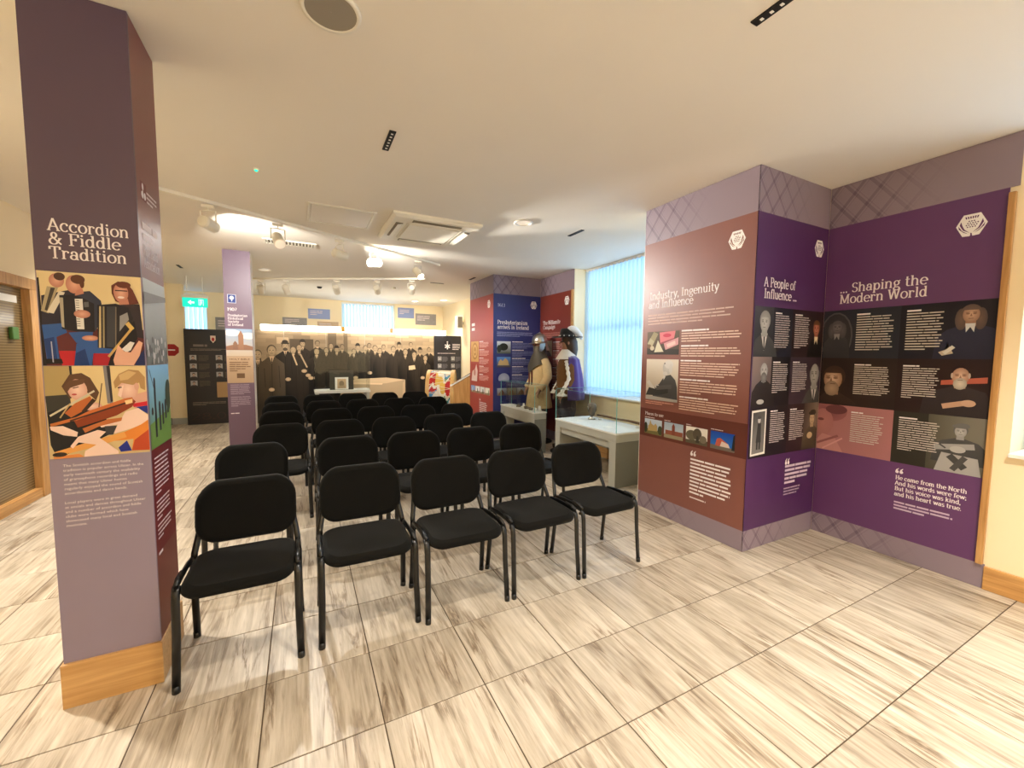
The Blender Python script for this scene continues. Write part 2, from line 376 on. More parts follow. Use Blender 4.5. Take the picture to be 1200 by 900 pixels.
struct(bx('baseboard_left', 'greyd', (XL, 4.62, 0), (XL + .018, 8.675, .14)))

# ================================================================== CHAIRS
def rounded_pad(w, d, r, n=6):
    pts = []
    for cx, cy_, a0 in ((w / 2 - r, d / 2 - r, 0), (-w / 2 + r, d / 2 - r, 90), (-w / 2 + r, -d / 2 + r, 180), (w / 2 - r, -d / 2 + r, 270)):
        for k in range(n + 1):
            a = math.radians(a0 + 90 * k / n); pts.append((cx + r * math.cos(a), cy_ + r * math.sin(a)))
    return pts
def pad_mesh(w, d, r, layers, f):
    """stack of scaled rounded outlines, each (inset, height); f maps (x, y, h) to a point; closed with domed fans"""
    m = MB(); rings = []
    for ins, h in layers:
        sx, sy_ = (w / 2 - ins) / (w / 2), (d / 2 - ins) / (d / 2)
        rings.append([f(x * sx, y * sy_, h) for x, y in rounded_pad(w, d, r)])
    m.loft(rings, False); n = len(rings[0])
    for R, h, flip in ((rings[0], layers[0][1], True), (rings[-1], layers[-1][1], False)):
        inner = [Vector(p) for p in R]; o = len(m.v)
        pts = list(R); fs = []
        levels = [(.66, 1), (.33, 1)]
        base = rounded_pad(w, d, r); ins = layers[0][0] if flip else layers[-1][0]
        sx, sy_ = (w / 2 - ins) / (w / 2), (d / 2 - ins) / (d / 2)
        for s, _ in levels: pts += [f(x * sx * s, y * sy_ * s, h) for x, y in base]
        pts.append(f(0, 0, h))
        for L in range(2):
            for j in range(n):
                k = (j + 1) % n; q = (L * n + j, L * n + k, (L + 1) * n + k, (L + 1) * n + j); fs.append(q[::-1] if flip else q)
        for j in range(n):
            k = (j + 1) % n; q = (2 * n + j, 2 * n + k, 3 * n); fs.append(q[::-1] if flip else q)
        m.add(pts, fs)
    return m
def make_chair(fab):
    r = thing('stacking_chair', 'x', 'chair')
    lay = [(.012, 0), (.0, .010), (.0, .026), (.008, .038), (.024, .045)]
    def fs(x, y, h):
        dome = .012 * (1 - (x / .23) ** 2) * (1 - (y / .21) ** 2) if h > .03 else 0
        front = -.018 * max(0, (-y - .10) / .11) ** 2
        return (x, y - .005, .428 + h + dome + front)
    pad_mesh(.462, .425, .085, lay, fs).build('seat', fab, r, True)
    def fb(x, y, h):                                   # y is the height along the back, h its thickness to the front
        curve = .035 * (x / .235) ** 2
        yy = y + (1 - (x / .235) ** 2) * (.034 if y > 0 else -.016) * min(1, abs(y) / .1)
        return (x, .262 + .20 * (yy + .0) * .9 - curve - h + .02, .652 + yy)
    lay2 = [(.014, 0), (.0, .010), (.0, .030), (.010, .042), (.03, .047)]
    pad_mesh(.475, .292, .095, lay2, fb).build('backrest', fab, r, True)
    X = .243; e = (1.35, .75)
    for s in (-1, 1):
        # front leg bends over into the rail beside the seat
        MB().tube([(s * (X + .006), -.205, 0), (s * X, -.185, .25), (s * X, -.176, .40), (s * X, -.165, .44), (s * X, -.145, .463)], .0125, 10, ell=e).build('leg', 'tube', r, True)
        MB().tube([(s * (X + .004), .205, 0), (s * X, .175, .22), (s * X, .165, .40)], .0125, 10, ell=e).build('leg', 'tube', r, True)
        MB().tube([(s * X, -.148, .462), (s * X, -.08, .468), (s * X, .05, .466), (s * X, .14, .455), (s * X, .166, .43)], .013, 10, ell=e).build('side_rail', 'tube', r, True)
        rail = MB().tube([(s * X, -.16, .470), (s * X, -.12, .482), (s * X, -.05, .484)], [.010, .013, .010], 8).build('rail_cap', 'plastic', r, True)
        MB().tube([(s * X, .166, .40), (s * (X - .004), .188, .47), (s * (X - .02), .225, .56), (s * (X - .03), .250, .66)], .0115, 10, ell=e).build('back_upright', 'tube', r, True)
        for y in (-.205, .205): MB().tube([(s * (X + .006), y, 0), (s * (X + .006), y * .985, .03)], .0155, 10).build('foot_cap', 'plastic', r, True)
    for y, z in ((-.13, .425), (.13, .425)): MB().tube([(-X, y, z), (X, y, z)], .010, 8).build('cross_tube', 'tube', r, True)
    return r
ROWS = [
    [(-.105, .325, 0), (.49, .335, -.012), (1.03, .285, 0), (1.572, .285, .01), (2.114, .285, .012)],
    [(-.172, 1.315, 0), (.512, 1.305, .005), (1.065, 1.31, 0), (1.606, 1.30, .005), (2.148, 1.29, .01)],
    [(-.02, 2.24, 0), (.525, 2.27, 0), (1.075, 2.25, 0), (1.64, 2.24, .01), (2.20, 2.21, .01)],
    [(-.05, 3.27, 0), (.505, 3.28, 0), (1.046, 3.28, .005), (1.59, 3.22, 0), (2.14, 3.18, .01)],
    [(-.09, 4.23, 0), (.455, 4.26, 0), (.997, 4.26, 0), (1.54, 4.22, 0), (2.09, 4.22, .01)],
    [(-.135, 5.28, 0), (.42, 5.24, 0), (.962, 5.30, 0), (1.505, 5.28, 0), (2.05, 5.26, .01)]]
RN = ['front', 'second', 'third', 'fourth', 'fifth', 'back']; CN = ['leftmost', 'second from left', 'middle', 'second from right', 'rightmost']
proto = make_chair('fabric')
for i, row in enumerate(ROWS):
    for j, (x, y, a) in enumerate(row):
        lab = 'black padded stacking chair, %s in the %s row' % (CN[j], RN[i] + ('most' if RN[i] == 'back' and False else ''))
        g = 'black stacking chairs set out in rows'
        if i == j == 0:
            proto.location = (x, y, 0); tag(proto, lab, 'chair', g)
        else: copy_tree(proto, (x, y, 0), a, lab, g)

# ================================================================== LETTERING: slab-serif strokes
def E_(cx, cy_, rx, ry, a0=0, a1=360): return ('p', [(cx + rx * math.cos(math.radians(a0 + (a1 - a0) * k / 18)), cy_ + ry * math.sin(math.radians(a0 + (a1 - a0) * k / 18))) for k in range(19)])
def L_(*p): return ('p', [(p[i], p[i + 1]) for i in range(0, len(p), 2)])
def S_(x, y, h=.15): return ('r', x - h, y, x + h)
def D_(x, y, r=.09): return ('d', x, y, r)
def arch(x0, x1): return [E_((x0 + x1) / 2, .44, (x1 - x0) / 2, .24, 165, 0), L_(x1, .46, x1, .02), S_(x1, .03, .12)]
def top(x): return ('r', x - .14, .67, x)
GL = {
 'A': (.86, [L_(.08, .02, .40, 1), L_(.40, 1, .76, .02), L_(.2, .34, .62, .34), S_(.09, .03, .13), S_(.75, .03, .14)]),
 'B': (.78, [L_(.2, 0, .2, 1), ('r', .04, .97, .44), ('r', .04, .03, .46), ('r', .2, .52, .42), E_(.42, .75, .2, .23, 90, -90), E_(.44, .265, .24, .25, 90, -90)]),
 'C': (.84, [E_(.46, .5, .38, .48, 48, 312), L_(.74, .96, .74, .68)]),
 'D': (.88, [L_(.2, 0, .2, 1), ('r', .04, .97, .42), ('r', .04, .03, .42), E_(.4, .5, .38, .48, 90, -90)]),
 'F': (.74, [L_(.2, 0, .2, 1), ('r', .04, .97, .68), L_(.67, .98, .67, .74), ('r', .2, .52, .5), L_(.5, .62, .5, .42), S_(.2, .03, .17)]),
 'H': (.94, [L_(.2, 0, .2, 1), L_(.72, 0, .72, 1), ('r', .2, .52, .72)] + [S_(x, y, .16) for x in (.2, .72) for y in (.03, .97)]),
 'I': (.46, [L_(.22, 0, .22, 1), S_(.22, .03, .17), S_(.22, .97, .17)]),
 'M': (1.12, [L_(.18, 0, .18, 1), L_(.92, 0, .92, 1), L_(.2, .98, .55, .08), L_(.55, .08, .9, .98)] + [S_(x, .03, .15) for x in (.18, .92)] + [('r', .02, .97, .2), ('r', .9, .97, 1.08)]),
 'N': (.96, [L_(.18, 0, .18, 1), L_(.76, 0, .76, 1), L_(.18, .98, .76, .02), S_(.18, .03, .15), ('r', .02, .97, .2), S_(.76, .97, .15)]),
 'O': (.92, [E_(.46, .5, .38, .48)]),
 'P': (.76, [L_(.2, 0, .2, 1), ('r', .04, .97, .44), ('r', .2, .47, .44), E_(.44, .72, .24, .25, 90, -90), S_(.2, .03, .17)]),
 'S': (.68, [E_(.35, .74, .23, .24, 20, 270), E_(.34, .26, .25, .24, 90, -160)]),
 'T': (.82, [L_(.4, 0, .4, 1), ('r', .05, .97, .75), L_(.06, .98, .06, .74), L_(.74, .98, .74, .74), S_(.4, .03, .17)]),
 'W': (1.14, [L_(.1, .98, .32, .02), L_(.32, .02, .56, .98), L_(.56, .98, .8, .02), L_(.8, .02, 1.02, .98), S_(.12, .97, .13), S_(.56, .97, .12), S_(1.0, .97, .13)]),
 'a': (.66, [E_(.28, .2, .2, .18), L_(.49, .02, .49, .48), E_(.31, .47, .18, .2, 0, 165), D_(.15, .5, .07), ('r', .46, .03, .62)]),
 'b': (.7, [L_(.16, .02, .16, 1), ('r', .02, .97, .16), E_(.39, .34, .22, .33)]),
 'c': (.64, [E_(.35, .34, .27, .33, 45, 318), D_(.52, .54, .08)]),
 'd': (.72, [L_(.53, .02, .53, 1), ('r', .39, .97, .53), E_(.31, .34, .22, .33), ('r', .5, .03, .67)]),
 'e': (.66, [E_(.35, .34, .27, .33, 0, 318), ('r', .1, .37, .62)]),
 'f': (.46, [L_(.2, .02, .2, .8), E_(.36, .79, .16, .19, 180, 60), D_(.46, .9, .07), ('r', .05, .67, .4), S_(.2, .03, .15)]),
 'g': (.66, [E_(.31, .45, .2, .22), E_(.32, -.1, .25, .16), L_(.16, .24, .2, .06, .44, .04), L_(.46, .6, .62, .68)]),
 'h': (.78, [L_(.16, 0, .16, 1), ('r', .02, .97, .16), S_(.16, .03, .13)] + arch(.17, .58)),
 'i': (.38, [L_(.19, 0, .19, .68), ('r', .05, .67, .19), S_(.19, .03, .14), D_(.18, .91, .085)]),
 'k': (.7, [L_(.16, 0, .16, 1), ('r', .02, .97, .16), L_(.5, .66, .19, .32), L_(.28, .42, .58, .02), S_(.16, .03, .13), S_(.5, .67, .12), S_(.58, .03, .11)]),
 'l': (.38, [L_(.19, 0, .19, 1), ('r', .05, .97, .19), S_(.19, .03, .14)]),
 'm': (1.08, [L_(.16, 0, .16, .68), top(.16), S_(.16, .03, .12)] + arch(.17, .52) + arch(.53, .88)),
 'n': (.78, [L_(.16, 0, .16, .68), top(.16), S_(.16, .03, .12)] + arch(.17, .58)),
 'o': (.7, [E_(.35, .34, .27, .33)]),
 'p': (.72, [L_(.16, -.3, .16, .68), top(.16), S_(.16, -.28, .13), E_(.4, .34, .22, .33)]),
 'r': (.56, [L_(.16, 0, .16, .68), top(.16), S_(.16, .03, .14), E_(.36, .44, .2, .22, 170, 70), D_(.46, .58, .08)]),
 's': (.54, [E_(.27, .51, .16, .16, 20, 270), E_(.27, .18, .18, .16, 90, -160)]),
 't': (.48, [L_(.2, .95, .2, .16), E_(.34, .17, .14, .14, 180, 310), ('r', .04, .67, .42)]),
 'u': (.76, [L_(.16, .68, .16, .24), ('r', .03, .67, .16), E_(.36, .23, .2, .21, 180, 350), L_(.57, .02, .57, .68), ('r', .44, .67, .57), ('r', .55, .03, .7)]),
 'v': (.66, [L_(.1, .66, .33, .02), L_(.33, .02, .56, .66), S_(.1, .67, .11), S_(.56, .67, .1)]),
 'w': (.94, [L_(.1, .66, .27, .02), L_(.27, .02, .47, .66), L_(.47, .66, .66, .02), L_(.66, .02, .84, .66), S_(.1, .67, .1), S_(.84, .67, .1)]),
 'y': (.66, [L_(.1, .66, .34, .02), L_(.58, .66, .24, -.26), D_(.16, -.24, .08), S_(.1, .67, .11), S_(.57, .67, .1)]),
 ',': (.28, [D_(.12, .07, .09), L_(.17, .06, .08, -.16)]), '.': (.28, [D_(.13, .07, .09)]), ';': (.3, [D_(.13, .5, .09), D_(.13, .07, .09), L_(.18, .06, .09, -.16)]),
 '&': (.92, [E_(.36, .76, .16, .21), E_(.33, .27, .25, .25, 60, 360), L_(.26, .6, .82, .03), L_(.58, .24, .76, .52), ('r', .62, .52, .86)]),
 '1': (.5, [L_(.26, 0, .26, 1), L_(.08, .8, .26, .98), S_(.26, .03, .16)]), '9': (.66, [E_(.32, .69, .23, .28), E_(.3, .5, .27, .48, 20, -110)]),
 '0': (.68, [E_(.34, .5, .26, .48)]), '7': (.62, [('r', .06, .97, .56), L_(.56, .97, .24, .02)]), '6': (.66, [E_(.34, .3, .24, .28), E_(.38, .5, .28, .48, 70, 195)]),
 '3': (.6, [E_(.28, .74, .21, .23, 140, -90), E_(.28, .26, .24, .25, 90, -150)]), '2': (.64, [E_(.3, .72, .23, .25, 165, -35), L_(.5, .6, .08, .05), ('r', .06, .04, .58)]),
 '8': (.66, [E_(.33, .75, .2, .22), E_(.33, .27, .24, .25)]), ' ': (.36, []),
}
def slab_text(mb, s, u, v, cap, width=None, col=(1, 1, 1, 1), d=.0, thick=.15, thin=.065):
    """lay a line of lettering into mb: baseline start (u, v), capital height cap, stretched to width"""
    tot = sum(GL[c][0] for c in s); kx = (width / tot) if width else cap
    x = 0; nz = 0
    for ch in s:
        wd, st = GL[ch]
        for q in st:
            nz = (nz + 1) % 4; y = -(d + .00008 * nz)
            def put(pts, fs): mb.add([(u + (x + a) * kx, y, v + b * cap) for a, b in pts], fs, col)
            if q[0] == 'r': h = thin / 2; put([(q[1], q[2] - h), (q[3], q[2] - h), (q[3], q[2] + h), (q[1], q[2] + h)], [(0, 1, 2, 3)])
            elif q[0] == 'd': put([(q[1] + q[3] * math.cos(k * .5236), q[2] + q[3] * math.sin(k * .5236)) for k in range(12)], [tuple(range(12))])
            else:
                pts = q[1]; l, r = [], []
                for i, p in enumerate(pts):
                    a, b = pts[max(i - 1, 0)], pts[min(i + 1, len(pts) - 1)]
                    if i == len(pts) - 1 and len(pts) > 3 and math.dist(pts[0], pts[-1]) < 1e-6: a, b = pts[-2], pts[1]
                    if i == 0 and len(pts) > 3 and math.dist(pts[0], pts[-1]) < 1e-6: a, b = pts[-2], pts[1]
                    tx, ty = b[0] - a[0], b[1] - a[1]; n = math.hypot(tx, ty) or 1; tx, ty = tx / n, ty / n
                    h = (thin + (thick - thin) * abs(ty) ** 1.3) / 2
                    l.append((p[0] - ty * h, p[1] + tx * h)); r.append((p[0] + ty * h, p[1] - tx * h))
                n = len(pts); put(l + r, [(i + n, i + 1 + n, i + 1, i) for i in range(n - 1)])
        x += wd
    return tot * kx
def sans_text(lines, size, pitch, width=None):
    """built-in sans face turned into mesh outlines; returns list of (verts, faces) per line at the origin"""
    out = []
    for s in lines:
        cu = bpy.data.curves.new('t', 'FONT'); cu.body = s; cu.size = size; cu.fill_mode = 'FRONT'; cu.resolution_u = 2
        o = bpy.data.objects.new('t', cu); COL.objects.link(o); dg = bpy.context.evaluated_depsgraph_get()
        me = bpy.data.meshes.new_from_object(o.evaluated_get(dg)); out.append(([tuple(v.co) for v in me.vertices], [tuple(p.vertices) for p in me.polygons]))
        bpy.data.objects.remove(o); bpy.data.curves.remove(cu); bpy.data.meshes.remove(me)
    return out
def sans_block(mb, lines, u, v, size, pitch, width, col, d=0):
    data = sans_text(lines, size, pitch)
    mx = max((max((p[0] for p in vs), default=0) for vs, fs in data), default=1)
    k = width / mx if width else 1
    for i, (vs, fs) in enumerate(data):
        if vs: mb.add([(u + p[0] * k, -d, v - i * pitch + p[1]) for p in vs], fs, col)
WHITE = rgb(240, 232, 232); SOFT = rgb(222, 206, 206)
def greek(mb, u0, u1, v0, v1, n, col=SOFT, head=False, seed=1, rag=.12, d=0, fill=.42):
    """lines of print too small to read: rows of word-length dashes from v0 (top) down to v1"""
    rn = random.Random(seed); pitch = (v0 - v1) / n
    for i in range(n):
        end = u1 - rn.random() * rag * (u1 - u0)
        if i == n - 1: end = u0 + (u1 - u0) * (.3 + .5 * rn.random())
        hd = head and i == 0
        if hd: end = u0 + (u1 - u0) * (.35 + .2 * rn.random())
        x = u0; h = pitch * (.6 if hd else fill); y = v0 - (i + .75) * pitch
        while x < end - .004:
            wl = min(end - x, pitch * (1.6 + 4.5 * rn.random()))
            mb.add([(x, -d, y), (x + wl, -d, y), (x + wl, -d, y + h), (x, -d, y + h)], [(0, 1, 2, 3)], WHITE if hd else col); x += wl + pitch * .24
def quote_mark(mb, u, v, h, col=WHITE, d=0):
    for k in (0, 1):
        x = u + k * h * .62
        mb.add([(x + h * .26 + h * .26 * math.cos(t * .5236), -d, v + h * .28 + h * .28 * math.sin(t * .5236)) for t in range(12)], [tuple(range(12))], col)
        mb.add([(x, -d - .0001, v + .28 * h), (x + .2 * h, -d - .0001, v + .4 * h), (x + .5 * h, -d - .0001, v + .92 * h), (x + .46 * h, -d - .0001, v + h), (x + .12 * h, -d - .0001, v + .72 * h)], [(0, 1, 2, 3, 4)], col)

# ================================================================== PRINTED PICTURES
class Pic:
    """flat printed picture in the rectangle (u0,v0)-(u1,v1); drawing units: x 0..asp, y 0..1 (or any frame given by fx)"""
    def __init__(s, u0, v0, u1, v1, bg, bg2=None, frame=None, d=.0012):
        s.r = (u0, v0, u1, v1); s.fr = frame or (0, 0, (u1 - u0) / (v1 - v0), 1); s.m = MB(); s.d = d; s.k = 0
        a, b, c, e = s.fr; s.poly([(a, b), (c, b), (c, e), (a, e)], [bg, bg, bg2 or bg, bg2 or bg])
    def pt(s, x, y):
        a, b, c, e = s.fr; u0, v0, u1, v1 = s.r
        u, v = u0 + (x - a) / (c - a) * (u1 - u0), v0 + (y - b) / (e - b) * (v1 - v0)
        return (min(max(u, u0), u1), -(s.d + s.k * .00006), min(max(v, v0), v1))
    def poly(s, pts, col): s.m.add([s.pt(*p) for p in pts], [tuple(range(len(pts)))], col); s.k += 1; return s
    def ell(s, cx, cy_, rx, ry, col, col2=None, rot=0, n=18, a0=0, a1=360):
        cr, sr = math.cos(rot), math.sin(rot); P_ = [(cx, cy_)]
        for k in range(n + 1):
            t = math.radians(a0 + (a1 - a0) * k / n); x, y = rx * math.cos(t), ry * math.sin(t); P_.append((cx + x * cr - y * sr, cy_ + x * sr + y * cr))
        s.m.add([s.pt(*p) for p in P_], [(0, k + 1, k + 2) for k in range(n)], [col] + [col2 or col] * (n + 1)); s.k += 1; return s
    def line(s, x0, y0, x1, y1, w, col):
        n = math.hypot(x1 - x0, y1 - y0) or 1; a, b = -(y1 - y0) / n * w / 2, (x1 - x0) / n * w / 2
        return s.poly([(x0 + a, y0 + b), (x0 - a, y0 - b), (x1 - a, y1 - b), (x1 + a, y1 + b)], col)
    def done(s, parent, name='photo'): return s.m.build(name, 'print', parent)
def mixc(a, b, t): return tuple(a[i] * (1 - t) + b[i] * t for i in range(3)) + (1,)
def bust(p, cx, cy_, h, skin, skin2, hair, suit, shirt=None, beard=None, wig=False, bald=False, collar=None, turn=0, hat=None, wide=1.0):
    """head-and-shoulders portrait; (cx, cy_) is the middle of the face, h the head height"""
    dk = mixc(suit, (0, 0, 0, 1), .35)
    p.poly([(cx - 1.35 * h * wide, cy_ - 2.6 * h), (cx - 1.25 * h * wide, cy_ - 1.25 * h), (cx - .85 * h * wide, cy_ - .82 * h), (cx - .25 * h, cy_ - .55 * h), (cx + .25 * h, cy_ - .55 * h), (cx + .85 * h * wide, cy_ - .82 * h), (cx + 1.25 * h * wide, cy_ - 1.25 * h), (cx + 1.35 * h * wide, cy_ - 2.6 * h)], [dk, suit, suit, suit, suit, suit, dk, dk])
    if shirt:
        p.poly([(cx - .26 * h, cy_ - .5 * h), (cx + .26 * h, cy_ - .5 * h), (cx + .02 * h, cy_ - 1.35 * h)], shirt)
        p.poly([(cx - .05 * h, cy_ - .62 * h), (cx + .05 * h, cy_ - .62 * h), (cx + .05 * h, cy_ - 1.3 * h), (cx - .03 * h, cy_ - 1.3 * h)], dk)
    if wig:
        for sx in (-1, 1): p.ell(cx + sx * .38 * h, cy_ - .25 * h, .26 * h, .62 * h, hair, mixc(hair, dk, .5))
    p.poly([(cx - .2 * h, cy_ - .2 * h), (cx + .2 * h, cy_ - .2 * h), (cx + .22 * h, cy_ - .66 * h), (cx - .22 * h, cy_ - .66 * h)], skin2)
    if not bald: p.ell(cx + turn * -.06 * h, cy_ + .12 * h, .42 * h, .46 * h, hair, mixc(hair, dk, .3))
    p.ell(cx, cy_, .34 * h, .47 * h, skin, skin2)
    if not bald: p.ell(cx + turn * -.05 * h, cy_ + .26 * h, .36 * h, .27 * h, hair, mixc(hair, dk, .25), a0=0, a1=180)
    if bald:
        for sx in (-1, 1): p.ell(cx + sx * .33 * h, cy_ + .04 * h, .05 * h, .15 * h, mixc(hair, skin2, .4))
    sh = mixc(skin2, (0, 0, 0, 1), .55)
    for sx in (-1, 1):
        p.ell(cx + (sx * .14 + turn * .07) * h, cy_ + .05 * h, .09 * h, .05 * h, sh, skin2); p.line(cx + (sx * .22 + turn * .07) * h, cy_ + .12 * h, cx + (sx * .06 + turn * .07) * h, cy_ + .13 * h, .03 * h, sh)
    p.poly([(cx + turn * .1 * h, cy_ + .08 * h), (cx + (.05 + turn * .12) * h, cy_ - .1 * h), (cx + (-.05 + turn * .12) * h, cy_ - .1 * h)], mixc(skin2, sh, .4))
    p.line(cx + (-.1 + turn * .08) * h, cy_ - .22 * h, cx + (.1 + turn * .08) * h, cy_ - .22 * h, .035 * h, sh)
    if beard: p.ell(cx + turn * .05 * h, cy_ - .40 * h, .27 * h, .32 * h, beard, mixc(beard, dk, .45)); p.line(cx - .1 * h, cy_ - .2 * h, cx + .1 * h, cy_ - .2 * h, .03 * h, sh)
    if collar: p.poly([(cx - .2 * h, cy_ - .5 * h), (cx + .2 * h, cy_ - .5 * h), (cx + .16 * h, cy_ - 1.0 * h), (cx, cy_ - .7 * h), (cx - .16 * h, cy_ - 1.0 * h)], collar)
    if hat: p.ell(cx, cy_ + .42 * h, .5 * h, .16 * h, hat); p.ell(cx + .08 * h, cy_ + .5 * h, .4 * h, .18 * h, hat)
def logo(parent, u, v, s, ink):
    m = MB(); wht = rgb(246, 242, 240)
    def pg(pts, c, k): m.add([(u + x * s, -(.001 + k * .0001), v + y * s) for x, y in pts], [tuple(range(len(pts)))], c)
    pg([(-.5, 0), (-.27, -.48), (-.04, -.5), (.0, -.44), (.05, -.5), (.27, -.48), (.5, 0), (.27, .48), (-.27, .48)], wht, 0)
    for k in range(6): x = -.17 + k * .068; pg([(x - .02, .28), (x + .02, .28), (x * 1.15 + .025, .38), (x * 1.15 - .025, .38)], ink, 1)
    for r in range(4):
        for c in range(5):
            x, y = -.16 + c * .08 + (.04 if r % 2 else 0), .17 - r * .085
            if x * x / .045 + (y - .03) ** 2 / .04 < 1: pg([(x - .032, y), (x, y - .036), (x + .032, y), (x, y + .036)], ink, 1)
    for sx in (-1, 1):
        for q in (((.34, .2), (.38, .05), (.26, -.2), (.05, -.34), (.22, -.16), (.29, .02)), ((.42, .02), (.4, -.12), (.24, -.3), (.1, -.38), (.28, -.22))): pg([(sx * a, b) for a, b in (q if sx > 0 else q[::-1])], ink, 1)
    pg([(-.02, -.36), (.02, -.36), (.05, -.5), (-.01, -.5)], ink, 1)
    return m.build('logo', 'print', parent)

def board_mat(name, c): return plain(name, c, .42, noise=.05, nscale=5)
def board(label, loc, rz, wd, col, z0=.165, z1=2.595, frieze=True, name='exhibition_banner', cat='display', depth=.006, mirror=False):
    r = thing(name, label, cat, loc, rz)
    bx('print_board', board_mat(label.replace(' ', '_')[:40], col), (0, 0, z0), (wd, depth, z1), r)
    if frieze:
        bx('lattice_frieze', 'frieze', (0, 0, z1), (wd, depth, CZ - .002), r); bx('lattice_skirting', 'frieze', (0, 0, .002), (wd, depth, z0), r)
    return r
def text_part(parent, fn, name='heading'):
    m = MB(); fn(m); return m.build(name, 'print', parent)
sepia = lambda t: mixc(rgb(18, 12, 9), rgb(238, 206, 164), t)
grey_ = lambda t: mixc(rgb(16, 15, 17), rgb(214, 210, 206), t)

# ---- pier panel: brown, "Industry, Ingenuity and Influence"
BROWN = rgb(130, 80, 70)
C = board('brown panel headed Industry, Ingenuity and Influence on the near pier', (3.2, .95, 0), -math.pi / 2, 1.119, BROWN)
logo(C, .957, 2.423, .142, BROWN)
text_part(C, lambda m: (slab_text(m, 'Industry, Ingenuity', .08, 2.057, .072, .742, WHITE, .001), slab_text(m, 'and Influence', .072, 1.975, .072, .507, WHITE, .001)))
text_part(C, lambda m: greek(m, .068, .99, 1.925, 1.815, 4, rgb(206, 176, 164), seed=3, d=.001, fill=.4), 'intro_text')
def cblocks(m):
    for k, (a, b, n) in enumerate(((1.757, 1.645, 5), (1.622, 1.515, 5), (1.492, 1.345, 7), (1.325, 1.19, 6), (1.168, 1.04, 6))): greek(m, .47, 1.035, a, b, n, rgb(226, 196, 180), True, 20 + k, .08, .001, .42)
text_part(C, cblocks, 'body_text')
p = Pic(.066, 1.535, .448, 1.752, rgb(70, 56, 46), rgb(96, 82, 66))
p.poly([(0, 0), (1.76, 0), (1.76, .22), (0, .3)], rgb(52, 44, 36)).line(.18, .45, .5, .98, .3, rgb(150, 138, 104)).line(.14, .4, .3, .65, .3, rgb(170, 160, 130)).ell(.12, .36, .12, .1, rgb(110, 86, 62)).ell(.3, .28, .12, .1, rgb(190, 176, 150))
p.poly([(.42, .1), (.95, .12), (.62, .62)], rgb(206, 198, 172)).poly([(.75, .5), (1.5, .7), (1.56, 1.0), (.7, .96)], rgb(214, 120, 128)).poly([(.72, .5), (1.5, .7), (1.5, .62), (.76, .44)], rgb(150, 74, 84)).poly([(.95, .48), (1.72, .72), (1.72, .42), (1.05, .2)], rgb(206, 150, 152)).poly([(1.1, .45), (1.55, .58), (1.58, .44), (1.16, .3)], rgb(226, 190, 186)).ell(1.12, .82, .22, .08, rgb(196, 62, 84)); p.done(C)
p = Pic(.067, 1.10, .45, 1.491, rgb(196, 186, 172), rgb(214, 204, 190)); q = grey_
p.poly([(.2, .0), (.98, .0), (.96, .35), (.9, .52), (.76, .64), (.58, .6), (.5, .5), (.42, .4), (.3, .36)], q(.1)).ell(.66, .8, .14, .16, q(.85), q(.7)).ell(.70, .88, .13, .1, q(.95)).ell(.76, .78, .05, .12, q(.9)).poly([(.52, .74), (.58, .82), (.58, .68)], q(.75)).ell(.6, .66, .07, .05, q(.9)).poly([(.54, .6), (.62, .6), (.56, .5)], q(.95))
p.poly([(.02, .42), (.1, .48), (.32, .26), (.26, .2)], q(.97)).ell(.36, .34, .07, .05, q(.85)).poly([(.0, .1), (.4, .12), (.7, .2), (.7, .3), (.4, .26), (.1, .3)], q(.05)).line(.34, .3, .8, .36, .1, q(.14)).poly([(0, 0), (.98, 0), (.98, .06), (0, .1)], q(.6)).ell(.58, .9, .02, .02, q(.2)); p.done(C)
text_part(C, lambda m: greek(m, .067, .43, 1.09, 1.055, 2, rgb(206, 150, 136), seed=9, d=.001), 'caption')
p = Pic(.001, .733, 1.119, 1.008, rgb(98, 50, 40), d=.0008); p.done(C, 'dark_band')
text_part(C, lambda m: slab_text(m, 'Places to see', .067, .945, .03, .23, WHITE, .0015))
